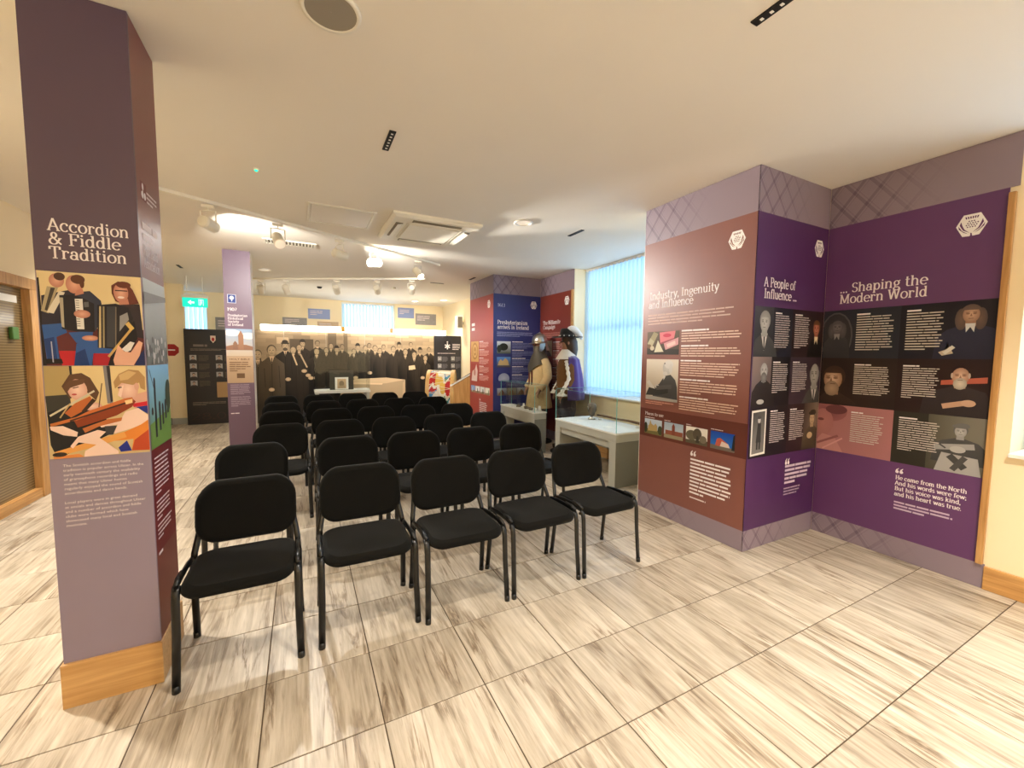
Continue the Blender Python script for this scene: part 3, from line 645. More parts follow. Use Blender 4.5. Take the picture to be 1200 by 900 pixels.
for k, (u, c) in enumerate(((.067, 0), (.312, 1), (.558, 2), (.804, 3))):
    text_part(C, lambda m: greek(m, u, u + .17, .93, .915, 1, SOFT, seed=40 + k, d=.0015), 'caption')
    p = Pic(u, .762, u + .216, .908, (rgb(150, 170, 190), rgb(196, 206, 214), rgb(214, 210, 200), rgb(40, 110, 190))[k], (rgb(190, 205, 220), rgb(160, 180, 200), rgb(236, 232, 224), rgb(20, 70, 170))[k], d=.0016)
    if k == 0: p.poly([(0, 0), (1.5, 0), (1.5, .3), (0, .35)], rgb(110, 104, 60)).poly([(.3, .2), (1.1, .25), (1.1, .6), (.95, .75), (.8, .6), (.6, .7), (.5, .95), (.4, .6), (.3, .55)], rgb(176, 150, 96)).ell(.1, .4, .16, .35, rgb(50, 56, 34)).ell(1.35, .35, .2, .3, rgb(56, 62, 38))
    if k == 1: p.poly([(0, 0), (1.5, 0), (1.5, .25), (0, .25)], rgb(150, 140, 110)).poly([(.1, .22), (1.45, .22), (1.45, .5), (.1, .5)], rgb(140, 78, 58)).poly([(.62, .22), (.85, .22), (.85, .8), (.74, .98), (.62, .8)], rgb(128, 66, 50))
    if k == 2: p.poly([(0, 0), (1.5, 0), (1.5, .3), (0, .2)], rgb(90, 84, 64)).ell(.4, .5, .4, .3, rgb(104, 96, 76)).ell(.8, .6, .3, .35, rgb(84, 76, 62)).poly([(.7, .1), (.95, .1), (.88, .5), (.76, .5)], rgb(60, 54, 46)).ell(1.2, .35, .24, .22, rgb(120, 110, 92))
    if k == 3: p.poly([(0, 0), (1.5, 0), (1.5, .2), (0, .24)], rgb(110, 100, 90)).poly([(.3, .2), (1.0, .2), (1.1, .4), (.6, .68), (.4, .6)], rgb(190, 90, 70)).poly([(.6, .2), (1.2, .2), (1.1, .4), (.7, .5)], rgb(220, 200, 190)).poly([(1.3, .1), (1.48, .1), (1.48, 1), (1.38, .9)], rgb(30, 34, 34))
    p.done(C)
def cq(m):
    quote_mark(m, .612, .652, .05, WHITE, .001)
    greek(m, .615, 1.01, .64, .315, 10, WHITE, seed=60, d=.001, rag=.15, fill=.46); greek(m, .62, .9, .3, .272, 1, SOFT, seed=61, d=.001)
text_part(C, cq, 'quotation')
bx('edge_return', 'white', (-.004, 0, .002), (0, .006, 2.595), C)

# ---- pier side: purple, "A People of Influence ..."
PURP = rgb(78, 40, 88)
D = board('narrow purple panel headed A People of Influence facing the camera', (3.2, -.17, 0), 0, .9605, PURP)
logo(D, .828, 2.421, .138, PURP)
text_part(D, lambda m: (slab_text(m, 'A People of', .106, 2.055, .072, .41, WHITE, .001), slab_text(m, 'Influence ...', .112, 1.968, .072, .432, WHITE, .001)))
R3 = ((1.905, 1.522), (1.522, 1.135), (1.135, .735))
for r_, (v1, v0) in enumerate(R3):
    for c_ in (0, 1):
        u0, u1 = ((.012, .505), (.505, .957))[c_]
        bgc = ((rgb(30, 28, 40), rgb(42, 24, 28)), (rgb(26, 18, 22), rgb(58, 42, 54)), (rgb(34, 24, 30), rgb(48, 28, 32)))[r_][c_]
        p = Pic(u0, v0, u1, v1, bgc, d=.0012)
        if (r_, c_) == (0, 0): p.poly([(0, 0), (.62, 0), (.62, 1), (0, 1)], [rgb(40, 38, 44), rgb(30, 28, 38), rgb(56, 54, 60), rgb(84, 82, 86)]); bust(p, .33, .68, .42, grey_(.85), grey_(.55), grey_(.5), grey_(.1), grey_(.9), turn=-.4, wide=.8)
        if (r_, c_) == (0, 1): bust(p, .92, .62, .34, rgb(206, 132, 104), rgb(150, 84, 66), rgb(110, 70, 42), rgb(24, 20, 20), collar=rgb(222, 206, 176), wide=.7)
        if (r_, c_) == (1, 0): p.poly([(0, 0), (.62, 0), (.62, 1), (0, 1)], [rgb(96, 80, 78), rgb(70, 58, 58), rgb(120, 104, 102), rgb(146, 128, 124)]); bust(p, .38, .72, .34, grey_(.75), grey_(.5), grey_(.3), rgb(44, 34, 32), beard=grey_(.35), bald=True, wide=.85); p.ell(.3, .1, .12, .05, grey_(.6))
        if (r_, c_) == (1, 1): bust(p, .94, .62, .5, grey_(.7), grey_(.4), grey_(.2), grey_(.08), grey_(.8), bald=True, turn=-.5, wide=.7)
        if (r_, c_) == (2, 0):
            p.poly([(.06, .04), (.52, .06), (.52, .95), (.06, .93)], rgb(226, 222, 214)).poly([(.1, .08), (.48, .1), (.48, .91), (.1, .89)], [rgb(130, 126, 122), rgb(120, 116, 112), rgb(90, 88, 86), rgb(70, 68, 66)]).poly([(.22, .3), (.38, .3), (.36, .68), (.26, .68)], grey_(.05)).line(.26, .32, .26, .16, .05, grey_(.05)).line(.34, .32, .34, .16, .05, grey_(.05)).ell(.3, .74, .045, .06, grey_(.7)).ell(.3, .79, .06, .03, grey_(.1))
        if (r_, c_) == (2, 1): p.poly([(.6, 0), (1.15, 0), (1.15, 1), (.6, 1)], [rgb(70, 56, 50), rgb(100, 84, 72), rgb(130, 110, 96), rgb(60, 46, 42)]); bust(p, .92, .66, .28, sepia(.7), sepia(.45), sepia(.1), sepia(.1), hat=sepia(.03), wide=.95); p.ell(.85, .3, .1, .07, sepia(.6))
        greek(p.m, u0 + (.255, .03)[c_] , u0 + (.46, .245)[c_], v1 - .035, v0 + (.07, .10, .1)[r_], 16, rgb(200, 188, 188), True, 70 + r_ * 2 + c_, .14, .0042, .4)
        p.done(D, 'portrait_tile')
def dq(m):
    quote_mark(m, .51, .632, .055, WHITE, .001); greek(m, .515, .915, .635, .462, 5, rgb(206, 190, 206), seed=80, d=.001, rag=.2, fill=.55); greek(m, .51, .76, .445, .37, 3, rgb(180, 160, 180), seed=81, d=.001, fill=.4)
text_part(D, dq, 'quotation')

# ---- wall panel: purple, "... Shaping the Modern World"
PURP2 = rgb(98, 56, 104)
Ep = board('wide purple panel headed Shaping the Modern World on the right wall', (XR - .009, -.172, 0), -math.pi / 2, .99, PURP2)
logo(Ep, .834, 2.408, .146, PURP2)
text_part(Ep, lambda m: (slab_text(m, '... Shaping the', .106, 2.05, .074, .535, WHITE, .001), slab_text(m, 'Modern World', .107, 1.964, .074, .538, WHITE, .001)))
for r_, (v1, v0) in enumerate(((1.91, 1.517), (1.517, 1.126), (1.126, .735))):
    for c_ in (0, 1):
        u0, u1 = ((.002, .508), (.508, .988))[c_]
        bgc = ((rgb(40, 42, 52), rgb(30, 26, 36)), (rgb(44, 30, 26), rgb(40, 22, 22)), (rgb(168, 112, 112), rgb(46, 42, 34)))[r_][c_]
        p = Pic(u0, v0, u1, v1, bgc, d=.0012)
        if (r_, c_) == (0, 0): p.ell(.24, .46, .3, .5, rgb(96, 90, 92), rgb(80, 76, 80)).ell(.24, .46, .27, .47, rgb(60, 58, 62), rgb(50, 48, 54)); bust(p, .26, .64, .26, rgb(120, 112, 112), rgb(90, 84, 88), rgb(92, 86, 88), rgb(62, 60, 66), wig=True, collar=rgb(140, 134, 134), wide=.7)
        if (r_, c_) == (0, 1):
            bust(p, .92, .76, .30, rgb(206, 170, 142), rgb(156, 118, 98), rgb(112, 90, 78), rgb(46, 46, 66), wig=True, collar=rgb(206, 206, 206), wide=1.1); p.poly([(.55, .12), (.7, .2), (.66, .28), (.74, .1), (.6, .06)], rgb(196, 180, 160)).line(.62, .1, .74, .22, .06, rgb(220, 212, 200))
        if (r_, c_) == (1, 0): bust(p, .24, .55, .5, rgb(214, 180, 152), rgb(150, 112, 88), rgb(70, 46, 34), rgb(58, 42, 36), beard=rgb(176, 146, 120), turn=-.6, wide=.8)
        if (r_, c_) == (1, 1):
            p.poly([(.62, .62), (1.18, .7), (1.18, .6), (.62, .54)], rgb(176, 90, 70)); bust(p, .86, .70, .32, rgb(212, 178, 152), rgb(160, 120, 98), rgb(190, 180, 166), rgb(52, 42, 44), beard=rgb(206, 194, 178), bald=True, wide=1.15); p.line(.66, .16, 1.0, .26, .09, rgb(190, 150, 124)).ell(.98, .24, .09, .06, rgb(196, 158, 132))
        if (r_, c_) == (2, 0): p.ell(.2, .85, .34, .22, rgb(120, 70, 72), rgb(150, 94, 94)).ell(.1, .6, .2, .3, rgb(176, 118, 114), rgb(166, 108, 106)).ell(.34, .9, .2, .1, rgb(104, 58, 62)).poly([(0, 0), (.5, 0), (.34, .3), (.1, .35), (0, .2)], rgb(186, 130, 126)).line(.0, .12, .4, .34, .05, rgb(140, 86, 86)).line(.12, .02, .48, .3, .03, rgb(206, 150, 146)).ell(.06, .66, .06, .03, rgb(110, 62, 64))
        if (r_, c_) == (2, 1):
            p.poly([(.5, 0), (1.23, 0), (1.23, 1), (.5, 1)], [rgb(70, 66, 54), rgb(110, 104, 92), rgb(128, 122, 108), rgb(84, 80, 68)]); bust(p, .92, .74, .22, grey_(.7), grey_(.45), grey_(.2), grey_(.1), hat=grey_(.2), wide=1.2); p.line(.6, .42, 1.1, .5, .1, grey_(.5)).ell(.9, .42, .1, .06, grey_(.65)).poly([(.62, 0), (1.2, 0), (1.15, .3), (.7, .34)], grey_(.55)).line(.8, .3, 1.0, .1, .1, grey_(.08)).line(1.0, .3, .85, .05, .08, grey_(.1)).line(.5, .6, .75, .42, .025, grey_(.1))
        greek(p.m, u0 + ((.235, .035), (.24, .035), (.24, .035))[r_][c_], u0 + ((.47, .235), (.475, .235), (.45, .26))[r_][c_], v1 - (.035, .045, .04)[r_], v0 + (.06, .10, .10)[r_], 15, rgb(206, 194, 186), True, 90 + r_ * 2 + c_, .14, .0048, .4)
        p.done(Ep, 'portrait_tile')
def eq(m):
    quote_mark(m, .543, .655, .04, WHITE, .001)
    for k, (s, wd) in enumerate((('He came from the North', .377), ('And his words were few;', .377), ('But his voice was kind,', .352), ('and his heart was true.', .357))): slab_text(m, s, .546, .608 - k * .0415, .031, wd, WHITE, .001, thick=.19, thin=.09)
    greek(m, .548, .89, .447, .375, 3, rgb(206, 186, 206), seed=99, d=.001, rag=.3, fill=.5)
text_part(Ep, eq, 'quotation')
bx('oak_edge_strip', 'oakz', (.99, -.022, .165), (1.022, .006, 2.56), Ep, .003)
bx('frieze_end', 'frieze', (.99, 0, 2.595), (1.03, .006, CZ - .002), Ep)
bx('skirting_end', 'frieze', (.99, 0, .002), (1.03, .006, .165), Ep)

# ---- far pier and wall panels
RED = rgb(168, 66, 58)
Gp = board('bright red panel with a photo strip on the far pier', (3.2, 5.64, 0), -math.pi / 2, 1.119, RED)
logo(Gp, .92, 2.43, .14, RED)
text_part(Gp, lambda m: (greek(m, .09, .5, 2.135, 2.055, 1, WHITE, seed=120, d=.001, fill=.7), greek(m, .09, .36, 2.045, 1.965, 1, WHITE, seed=121, d=.001, fill=.7)))
p = Pic(.06, 1.38, .45, 1.775, rgb(214, 168, 104), d=.0012)
for k in range(4): p.ell(.5, .52, .38 - .09 * k, .42 - .1 * k, (rgb(186, 136, 78), rgb(222, 180, 118))[k % 2])
p.ell(.5, .62, .1, .12, rgb(196, 146, 90)); p.done(Gp)
p = Pic(.06, 1.0, .45, 1.345, rgb(170, 72, 64), d=.0012); p.poly([(.05, 0), (.9, 0), (.98, .6), (.8, .98), (.6, .7), (.2, .55)], rgb(222, 196, 186)).ell(.55, .5, .15, .2, rgb(190, 130, 120)); p.done(Gp)
text_part(Gp, lambda m: [greek(m, .48, .95, 1.775 - k * .155, 1.65 - k * .155, 6, rgb(226, 180, 172), True, 130 + k, .12, .001) for k in range(5)], 'body_text')
for k in range(4):
    p = Pic(.06 + k * .235, .775, .27 + k * .235, .91, (rgb(130, 160, 206), rgb(226, 226, 224), rgb(214, 216, 214), rgb(226, 224, 210))[k], d=.0014); p.poly([(0, 0), (1.5, 0), (1.5, .35), (0, .25)], rgb(150, 130, 100)); p.ell(.5 + .25 * k, .4, .14, .34, (rgb(190, 200, 206), rgb(70, 64, 56), rgb(40, 36, 36), rgb(120, 126, 90))[k]); p.done(Gp)
text_part(Gp, lambda m: (quote_mark(m, .49, .64, .05, WHITE, .001), greek(m, .49, .86, .63, .35, 8, WHITE, seed=140, d=.001)), 'quotation')
NAVY = rgb(44, 50, 112)
Hp = board('navy blue panel headed Presbyterianism arrives in Ireland', (3.2, 4.52, 0), 0, .9605, NAVY)
logo(Hp, .815, 2.435, .14, NAVY)
text_part(Hp, lambda m: (slab_text(m, '1613', .08, 2.372, .055, .145, rgb(180, 186, 214), .001), slab_text(m, 'Presbyterianism', .076, 2.065, .072, .616, WHITE, .001), slab_text(m, 'arrives in Ireland', .077, 1.98, .072, .64, WHITE, .001)))
text_part(Hp, lambda m: greek(m, .07, .87, 1.935, 1.845, 4, rgb(150, 156, 196), seed=150, d=.001, fill=.4), 'intro_text')
text_part(Hp, lambda m: [greek(m, .375, .9, 1.765 - k * .15, 1.635 - k * .15, 6, rgb(132, 138, 180), True, 160 + k, .14, .001) for k in range(5)], 'body_text')
p = Pic(.072, 1.54, .345, 1.76, rgb(70, 76, 62), rgb(206, 212, 220), d=.0012); p.ell(.6, .55, .4, .3, rgb(40, 44, 34)).ell(.2, .4, .2, .3, rgb(52, 56, 44)); p.done(Hp)
p = Pic(.072, 1.295, .345, 1.48, rgb(84, 70, 54), rgb(90, 140, 206), d=.0012); p.poly([(.1, .2), (1.3, .2), (1.2, .65), (.9, .9), (.6, .6), (.4, .8), (.2, .55)], rgb(190, 160, 112)); p.done(Hp)
p = Pic(.072, 1.05, .345, 1.19, NAVY, d=.0012); p.ell(1.0, .3, .8, .7, rgb(170, 174, 196), rgb(140, 146, 176)); p.done(Hp)
for k in range(4):
    p = Pic(.08 + k * .2, .785, .27 + k * .2, .92, rgb(110, 96, 80), (rgb(150, 160, 176), rgb(130, 132, 126), rgb(176, 182, 190), rgb(120, 126, 120))[k], d=.0012); p.poly([(.2, .1), (1.1, .1), (1.0, .5), (.7, .8), (.4, .5)], rgb(120, 84, 62)); p.done(Hp)
BRICK = rgb(124, 52, 42)
Ip = board('brick red panel headed The Williamite Campaign behind the costumed figures', (XR - .009, 4.518, 0), -math.pi / 2, 1.0, BRICK)
logo(Ip, .854, 2.44, .145, BRICK)
text_part(Ip, lambda m: (slab_text(m, 'The Williamite', .106, 2.07, .07, .56, WHITE, .001), slab_text(m, 'Campaign', .108, 1.988, .07, .40, WHITE, .001)))
text_part(Ip, lambda m: [greek(m, .1, .92, 1.93, 1.83, 4, rgb(186, 130, 120), seed=170, d=.001, fill=.4)] + [greek(m, .45, .95, 1.76 - k * .15, 1.63 - k * .15, 6, rgb(196, 150, 140), True, 171 + k, .14, .001) for k in range(6)], 'body_text')
p = Pic(.08, 1.5, .42, 1.78, rgb(150, 130, 104), rgb(176, 160, 132), d=.0012); bust(p, .6, .6, .4, rgb(190, 150, 120), rgb(140, 100, 80), rgb(90, 70, 56), rgb(90, 80, 80), wig=True); p.done(Ip)
bx('oak_edge_strip', 'oakz', (1.0, -.022, .165), (1.035, .006, 2.6), Ip, .003); bx('frieze_end', 'frieze', (1.0, 0, 2.595), (1.05, .006, CZ - .002), Ip)

# ================================================================== COLUMNS
MAUVE, AUB = rgb(144, 130, 148), rgb(84, 66, 84)
col1 = thing('display_column', 'square column with accordion and fiddle photographs at the left front', 'column', (-.745, .235, 0))
bx('core', 'white', (.0, .012, .0), (.312, .332, CZ), col1)
m = MB(); m.box((-.012, -.014, 0), (.326, .345, .195)); m.build('oak_plinth', 'oak', col1, bevel=.003)
fp = bx('front_panel', board_mat('aubergine_print', AUB), (-.004, 0, 1.84), (.318, .012, CZ - .002), col1)
lp = bx('lower_front_panel', board_mat('mauve_print', MAUVE), (-.004, 0, .195), (.318, .012, 1.84), col1)
text_part(fp, lambda m: (slab_text(m, 'Accordion', .04, 2.001, .048, .248, WHITE, .001), slab_text(m, '& Fiddle', .041, 1.947, .048, .218, WHITE, .001), slab_text(m, 'Tradition', .04, 1.892, .048, .237, WHITE, .001)))
# accordion players (drawn in the crop's own 1200x900 frame, y down)
p = Pic(.0, 1.462, .317, 1.84, rgb(222, 198, 148), rgb(226, 204, 156), frame=(45, -848, 925, -40), d=.0012)
N = lambda *a: [(a[i], -a[i + 1]) for i in range(0, len(a), 2)]
sk, sk2, blk = rgb(222, 170, 146), rgb(190, 128, 108), rgb(38, 36, 42); jean, jean2 = rgb(54, 92, 156), rgb(34, 60, 116)
p.poly(N(45, 520, 925, 520, 925, 848, 45, 848), rgb(96, 44, 46)).poly(N(180, 720, 320, 720, 300, 848, 200, 848), rgb(190, 40, 50)).poly(N(460, 740, 640, 720, 640, 848, 460, 848), rgb(170, 34, 48)).poly(N(45, 100, 60, 100, 75, 848, 45, 848), rgb(40, 34, 36))
p.poly(N(70, 250, 300, 190, 420, 260, 330, 520, 60, 500), rgb(52, 48, 60)).ell(200, -115, 62, 60, sk, sk2).ell(225, -80, 46, 34, rgb(84, 56, 44))
p.poly(N(60, 380, 120, 170, 210, 175, 120, 400), rgb(176, 160, 128)).poly(N(90, 370, 150, 180, 185, 180, 110, 380), rgb(70, 62, 56)).poly(N(105, 390, 215, 205, 262, 215, 160, 400), rgb(222, 214, 196))
p.poly(N(260, 260, 400, 200, 470, 190, 560, 270, 580, 400, 500, 540, 260, 540), rgb(58, 60, 76)).ell(342, -140, 70, 80, sk, sk2).ell(375, -95, 60, 40, rgb(98, 62, 46)).ell(408, -125, 20, 45, rgb(98, 62, 46)).poly(N(360, 190, 410, 175, 420, 215, 340, 240), sk2)
p.poly(N(60, 500, 230, 480, 260, 560, 170, 600, 180, 790, 80, 790), jean).poly(N(70, 620, 150, 600, 165, 790, 85, 790), jean2).poly(N(70, 790, 200, 790, 210, 830, 75, 835), rgb(30, 24, 26)).line(125, -640, 130, -820, 10, rgb(180, 180, 200))
p.poly(N(270, 560, 480, 540, 460, 620, 330, 650), jean)
p.poly(N(215, 240, 330, 230, 420, 260, 500, 300, 490, 550, 340, 550, 220, 530), blk).poly(N(340, 265, 405, 262, 405, 528, 345, 528), rgb(232, 228, 222)).poly(N(215, 260, 245, 260, 240, 520, 218, 510), rgb(176, 166, 146)).poly(N(415, 290, 455, 285, 455, 330, 415, 335), rgb(100, 100, 104))
for k in range(12): p.line(346, -(280 + k * 20), 375, -(280 + k * 20), 5, rgb(70, 66, 66))
p.ell(395, -395, 70, 36, sk, sk2)
p.poly(N(300, 848, 330, 660, 400, 600, 620, 590, 640, 740, 470, 740, 450, 848), jean).poly(N(300, 848, 320, 740, 400, 700, 430, 848), jean2).ell(450, -605, 70, 24, sk, sk2)
p.poly(N(690, 300, 905, 285, 925, 600, 700, 560), rgb(54, 44, 50)).poly(N(660, 130, 720, 90, 800, 100, 850, 160, 900, 280, 780, 300, 690, 270, 660, 200), rgb(104, 54, 44)).ell(742, -190, 66, 88, sk, sk2).line(690, -172, 800, -172, 10, rgb(60, 40, 40)).ell(740, -232, 30, 10, rgb(236, 220, 214)).poly(N(720, 260, 800, 240, 810, 290, 720, 300), sk2).ell(768, -118, 66, 30, rgb(104, 54, 44))
p.poly(N(530, 310, 690, 290, 800, 320, 840, 420, 680, 700, 510, 690), blk).poly(N(610, 320, 690, 315, 660, 690, 590, 680), rgb(62, 62, 68)).poly(N(545, 320, 560, 320, 540, 690, 520, 690), rgb(196, 176, 130)).poly(N(575, 320, 590, 320, 570, 690, 555, 690), rgb(150, 136, 104)).poly(N(720, 400, 790, 365, 800, 430, 710, 540), rgb(150, 148, 146)).line(690, -320, 668, -680, 10, rgb(120, 110, 96))
p.poly(N(620, 760, 790, 470, 850, 440, 870, 600, 800, 720, 660, 848, 590, 848), rgb(34, 30, 34)).line(600, -770, 830, -500, 22, rgb(196, 160, 96)).line(780, -460, 830, -520, 40, rgb(214, 176, 100)).poly(N(720, 700, 800, 630, 840, 640, 800, 710, 760, 730), rgb(226, 222, 216)).poly(N(640, 800, 690, 660, 740, 720, 800, 730, 880, 620, 915, 640, 880, 760, 820, 848, 650, 848), sk).poly(N(830, 848, 890, 740, 925, 700, 925, 848), rgb(40, 48, 90))
p.done(lp, 'accordion_players_photo')
p = Pic(.0, 1.078, .317, 1.460, rgb(206, 180, 130), rgb(226, 202, 150), frame=(55, -820, 925, -27), d=.0012)
sk, sk2 = rgb(240, 208, 192), rgb(214, 164, 144)
p.poly(N(55, 27, 260, 27, 260, 300, 55, 280), rgb(176, 154, 104)).poly(N(260, 27, 282, 27, 282, 110, 262, 110), rgb(50, 44, 44)).poly(N(545, 27, 605, 27, 615, 360, 565, 360), rgb(130, 126, 128)).poly(N(575, 27, 605, 27, 615, 340, 595, 350), rgb(54, 50, 54)).poly(N(55, 280, 250, 270, 260, 380, 60, 460), rgb(60, 58, 54)).poly(N(60, 420, 420, 330, 540, 400, 560, 640, 120, 820, 70, 700), rgb(34, 32, 34))
p.poly(N(190, 200, 260, 100, 360, 88, 430, 130, 500, 260, 470, 330, 380, 240, 250, 310), rgb(96, 68, 50)).ell(318, -232, 82, 92, sk, sk2, .3).poly(N(200, 210, 260, 150, 390, 140, 370, 180, 260, 215, 225, 260), rgb(104, 74, 54)).line(280, -218, 330, -208, 8, rgb(90, 60, 50)).ell(290, -272, 22, 8, rgb(190, 80, 76))
p.ell(430, -380, 90, 36, sk, sk2)
p.poly(N(200, 430, 290, 350, 420, 290, 435, 320, 350, 420, 250, 470), rgb(190, 104, 54)).line(80, -450, 460, -245, 16, rgb(206, 196, 170)).line(160, -470, 250, -350, 12, rgb(190, 160, 110)).line(490, -390, 528, -180, 9, rgb(80, 56, 44)).poly(N(340, 420, 440, 310, 470, 330, 370, 430), rgb(60, 40, 34))
p.poly(N(700, 300, 800, 290, 925, 260, 925, 400, 820, 420), sk2).ell(758, -235, 90, 108, sk, sk2).poly(N(690, 310, 660, 290, 690, 210, 720, 200), sk).poly(N(630, 170, 680, 100, 770, 60, 860, 70, 915, 130, 912, 250, 870, 230, 860, 180, 800, 200, 700, 180, 640, 230), rgb(176, 138, 92)).poly(N(680, 110, 770, 70, 840, 90, 760, 150, 690, 160), rgb(206, 172, 122)).ell(835, -215, 22, 34, sk2).line(664, -222, 700, -218, 10, rgb(70, 50, 44)).poly(N(780, 370, 925, 350, 925, 390, 800, 400), rgb(200, 40, 54)).poly(N(820, 400, 925, 390, 925, 470, 880, 440), rgb(38, 50, 130))
p.poly(N(720, 440, 840, 410, 925, 480, 925, 540, 780, 590, 620, 630, 600, 620), sk).poly(N(270, 490, 400, 430, 720, 330, 790, 320, 820, 350, 780, 400, 640, 470, 420, 530, 300, 560), rgb(138, 62, 34)).poly(N(270, 480, 400, 420, 720, 320, 790, 310, 800, 340, 640, 390, 400, 460, 290, 500), rgb(196, 108, 56)).line(80, -530, 300, -480, 26, rgb(190, 110, 56)).line(240, -500, 780, -345, 14, rgb(70, 44, 34)).poly(N(720, 340, 790, 325, 790, 360, 730, 375), rgb(236, 206, 150))
p.poly(N(75, 540, 180, 540, 300, 600, 290, 640, 180, 620, 80, 570), sk).poly(N(480, 540, 680, 510, 690, 545, 500, 570), sk).poly(N(340, 570, 560, 500, 690, 490, 680, 520, 480, 560, 360, 610), rgb(190, 110, 60))
p.poly(N(530, 560, 640, 560, 600, 640, 540, 640), rgb(66, 62, 64)).poly(N(520, 690, 760, 600, 860, 560, 925, 520, 925, 800, 760, 795, 780, 690, 560, 700), rgb(222, 134, 56)).poly(N(760, 795, 790, 700, 925, 610, 925, 800), rgb(188, 74, 40)).poly(N(100, 760, 480, 670, 700, 620, 720, 670, 480, 730, 110, 800), rgb(226, 160, 84)).poly(N(640, 760, 720, 700, 760, 795, 660, 800), rgb(40, 52, 140)).poly(N(230, 720, 300, 640, 470, 590, 540, 610, 480, 660, 640, 790, 640, 815, 340, 820, 350, 770, 450, 720, 300, 690, 250, 740), sk).poly(N(90, 800, 300, 790, 340, 820, 90, 820), rgb(222, 140, 74)).ell(140, -785, 60, 20, rgb(50, 40, 36))
p.done(lp, 'fiddle_players_photo')
T1 = ['The Scottish accordion and fiddle', 'tradition is popular across Ulster. In the', 'early twentieth century the availability', 'of gramophone recordings and radio', 'meant that many Ulster homes', 'regularly enjoyed the sound of Scottish', 'accordionists and dance bands.']
T2 = ['Local players were in great demand', 'at socials and dances throughout Ulster', 'and a number of accordion and fiddle', 'clubs were formed which have', 'showcased many local and Scottish', 'musicians.']
text_part(lp, lambda m: (sans_block(m, T1, .036, 1.041, .0155, .0195, .256, WHITE, .001), sans_block(m, T2, .034, .884, .0155, .0195, .258, WHITE, .001)), 'body_text')
side = bx('side_panel', board_mat('maroon_print', rgb(122, 66, 60)), (0, 0, .195), (.32, .012, CZ - .002), col1)
side.location = (.318, .012, 0); side.rotation_euler = (0, 0, math.pi / 2)
p = Pic(.002, .196, .318, 1.078, rgb(128, 74, 58), rgb(106, 30, 32), d=.0008); p.poly([(0, .45), (.36, .45), (.36, 1), (0, 1)], [rgb(112, 34, 34), rgb(112, 34, 34), rgb(104, 26, 30), rgb(104, 26, 30)]); p.done(side, 'maroon_area')
p = Pic(.002, 1.462, .318, 1.845, rgb(96, 100, 96), rgb(196, 200, 198), d=.0012)
for k in range(40): p.ell(random.random() * .82, random.random() * .3, .03, .04, grey_(random.choice((.15, .3, .7, .9))))
p.poly([(0, .7), (.82, .8), (.82, .86), (0, .84)], grey_(.35)); p.done(side)
p = Pic(.002, 1.08, .318, 1.460, rgb(96, 130, 60), rgb(130, 184, 222), d=.0012); p.poly([(0, 0), (.83, 0), (.83, .42), (0, .3)], rgb(104, 140, 62))
for k, (x, h) in enumerate(((.22, .8), (.38, .5), (.5, .46), (.62, .5), (.72, .6), (.1, .45))): p.line(x, .12 + .06 * k, x, h, .07, rgb(30, 30, 34)).ell(x, h, .035, .05, rgb(40, 34, 34))
p.line(.05, .95, .2, .7, .015, rgb(60, 60, 70)).ell(.75, .6, .12, .2, rgb(40, 60, 36)); p.done(side)
text_part(side, lambda m: (slab_text(m, 'Pipe Band', .04, 1.95, .045, .2, SOFT, .001), slab_text(m, 'Association', .04, 1.895, .045, .22, SOFT, .001), greek(m, .04, .25, 2.1, 2.0, 2, SOFT, seed=200, d=.001, fill=.6)))
text_part(side, lambda m: (greek(m, .03, .25, 1.045, .86, 9, SOFT, seed=201, d=.001, fill=.35), greek(m, .03, .25, .84, .74, 5, SOFT, seed=202, d=.001, fill=.35), greek(m, .03, .25, .73, .65, 4, SOFT, seed=203, d=.001, fill=.35), greek(m, .025, .2, .6, .575, 1, SOFT, seed=204, d=.001, fill=.5)), 'body_text')
p = Pic(.04, 2.19, .12, 2.27, rgb(122, 66, 60), d=.0009); p.ell(.4, .75, .14, .2, WHITE).ell(.3, .3, .18, .2, WHITE).ell(.7, .3, .18, .2, WHITE).line(.4, .75, .4, .1, .08, WHITE); p.done(side, 'emblem')
text_part(side, lambda m: greek(m, .12, .27, 2.25, 2.19, 3, SOFT, seed=205, d=.001), 'emblem_text')

LIL = rgb(112, 88, 108)
col2 = thing('display_column', 'slim square lilac column with church picture beyond the chair rows', 'column', (-.745, 4.75, 0))
bx('core', 'white', (.0, .012, .0), (.312, .332, CZ), col2)
bx('oak_plinth', 'oak', (-.012, -.014, 0), (.326, .345, .19), col2, .003)
f2 = bx('front_panel', board_mat('lilac_print', LIL), (-.004, 0, .19), (.316, .012, CZ - .002), col2)
p = Pic(.035, 2.2, .135, 2.32, rgb(206, 210, 222), d=.001); p.poly([(.06, .05), (.78, .05), (.78, .95), (.06, .95)], rgb(44, 66, 140)).ell(.42, .6, .22, .22, rgb(226, 226, 226)).line(.42, .65, .42, .2, .1, rgb(226, 226, 226)); p.done(f2, 'crest')
text_part(f2, lambda m: [slab_text(m, '1907', .028, 2.095, .042, .112, WHITE, .001)] + [slab_text(m, s, .03, 2.018 - k * .043, .034, wd, WHITE, .001) for k, (s, wd) in enumerate((('Presbyterian', .232), ('Historical', .18), ('Society', .13), ('of Ireland', .18)))])
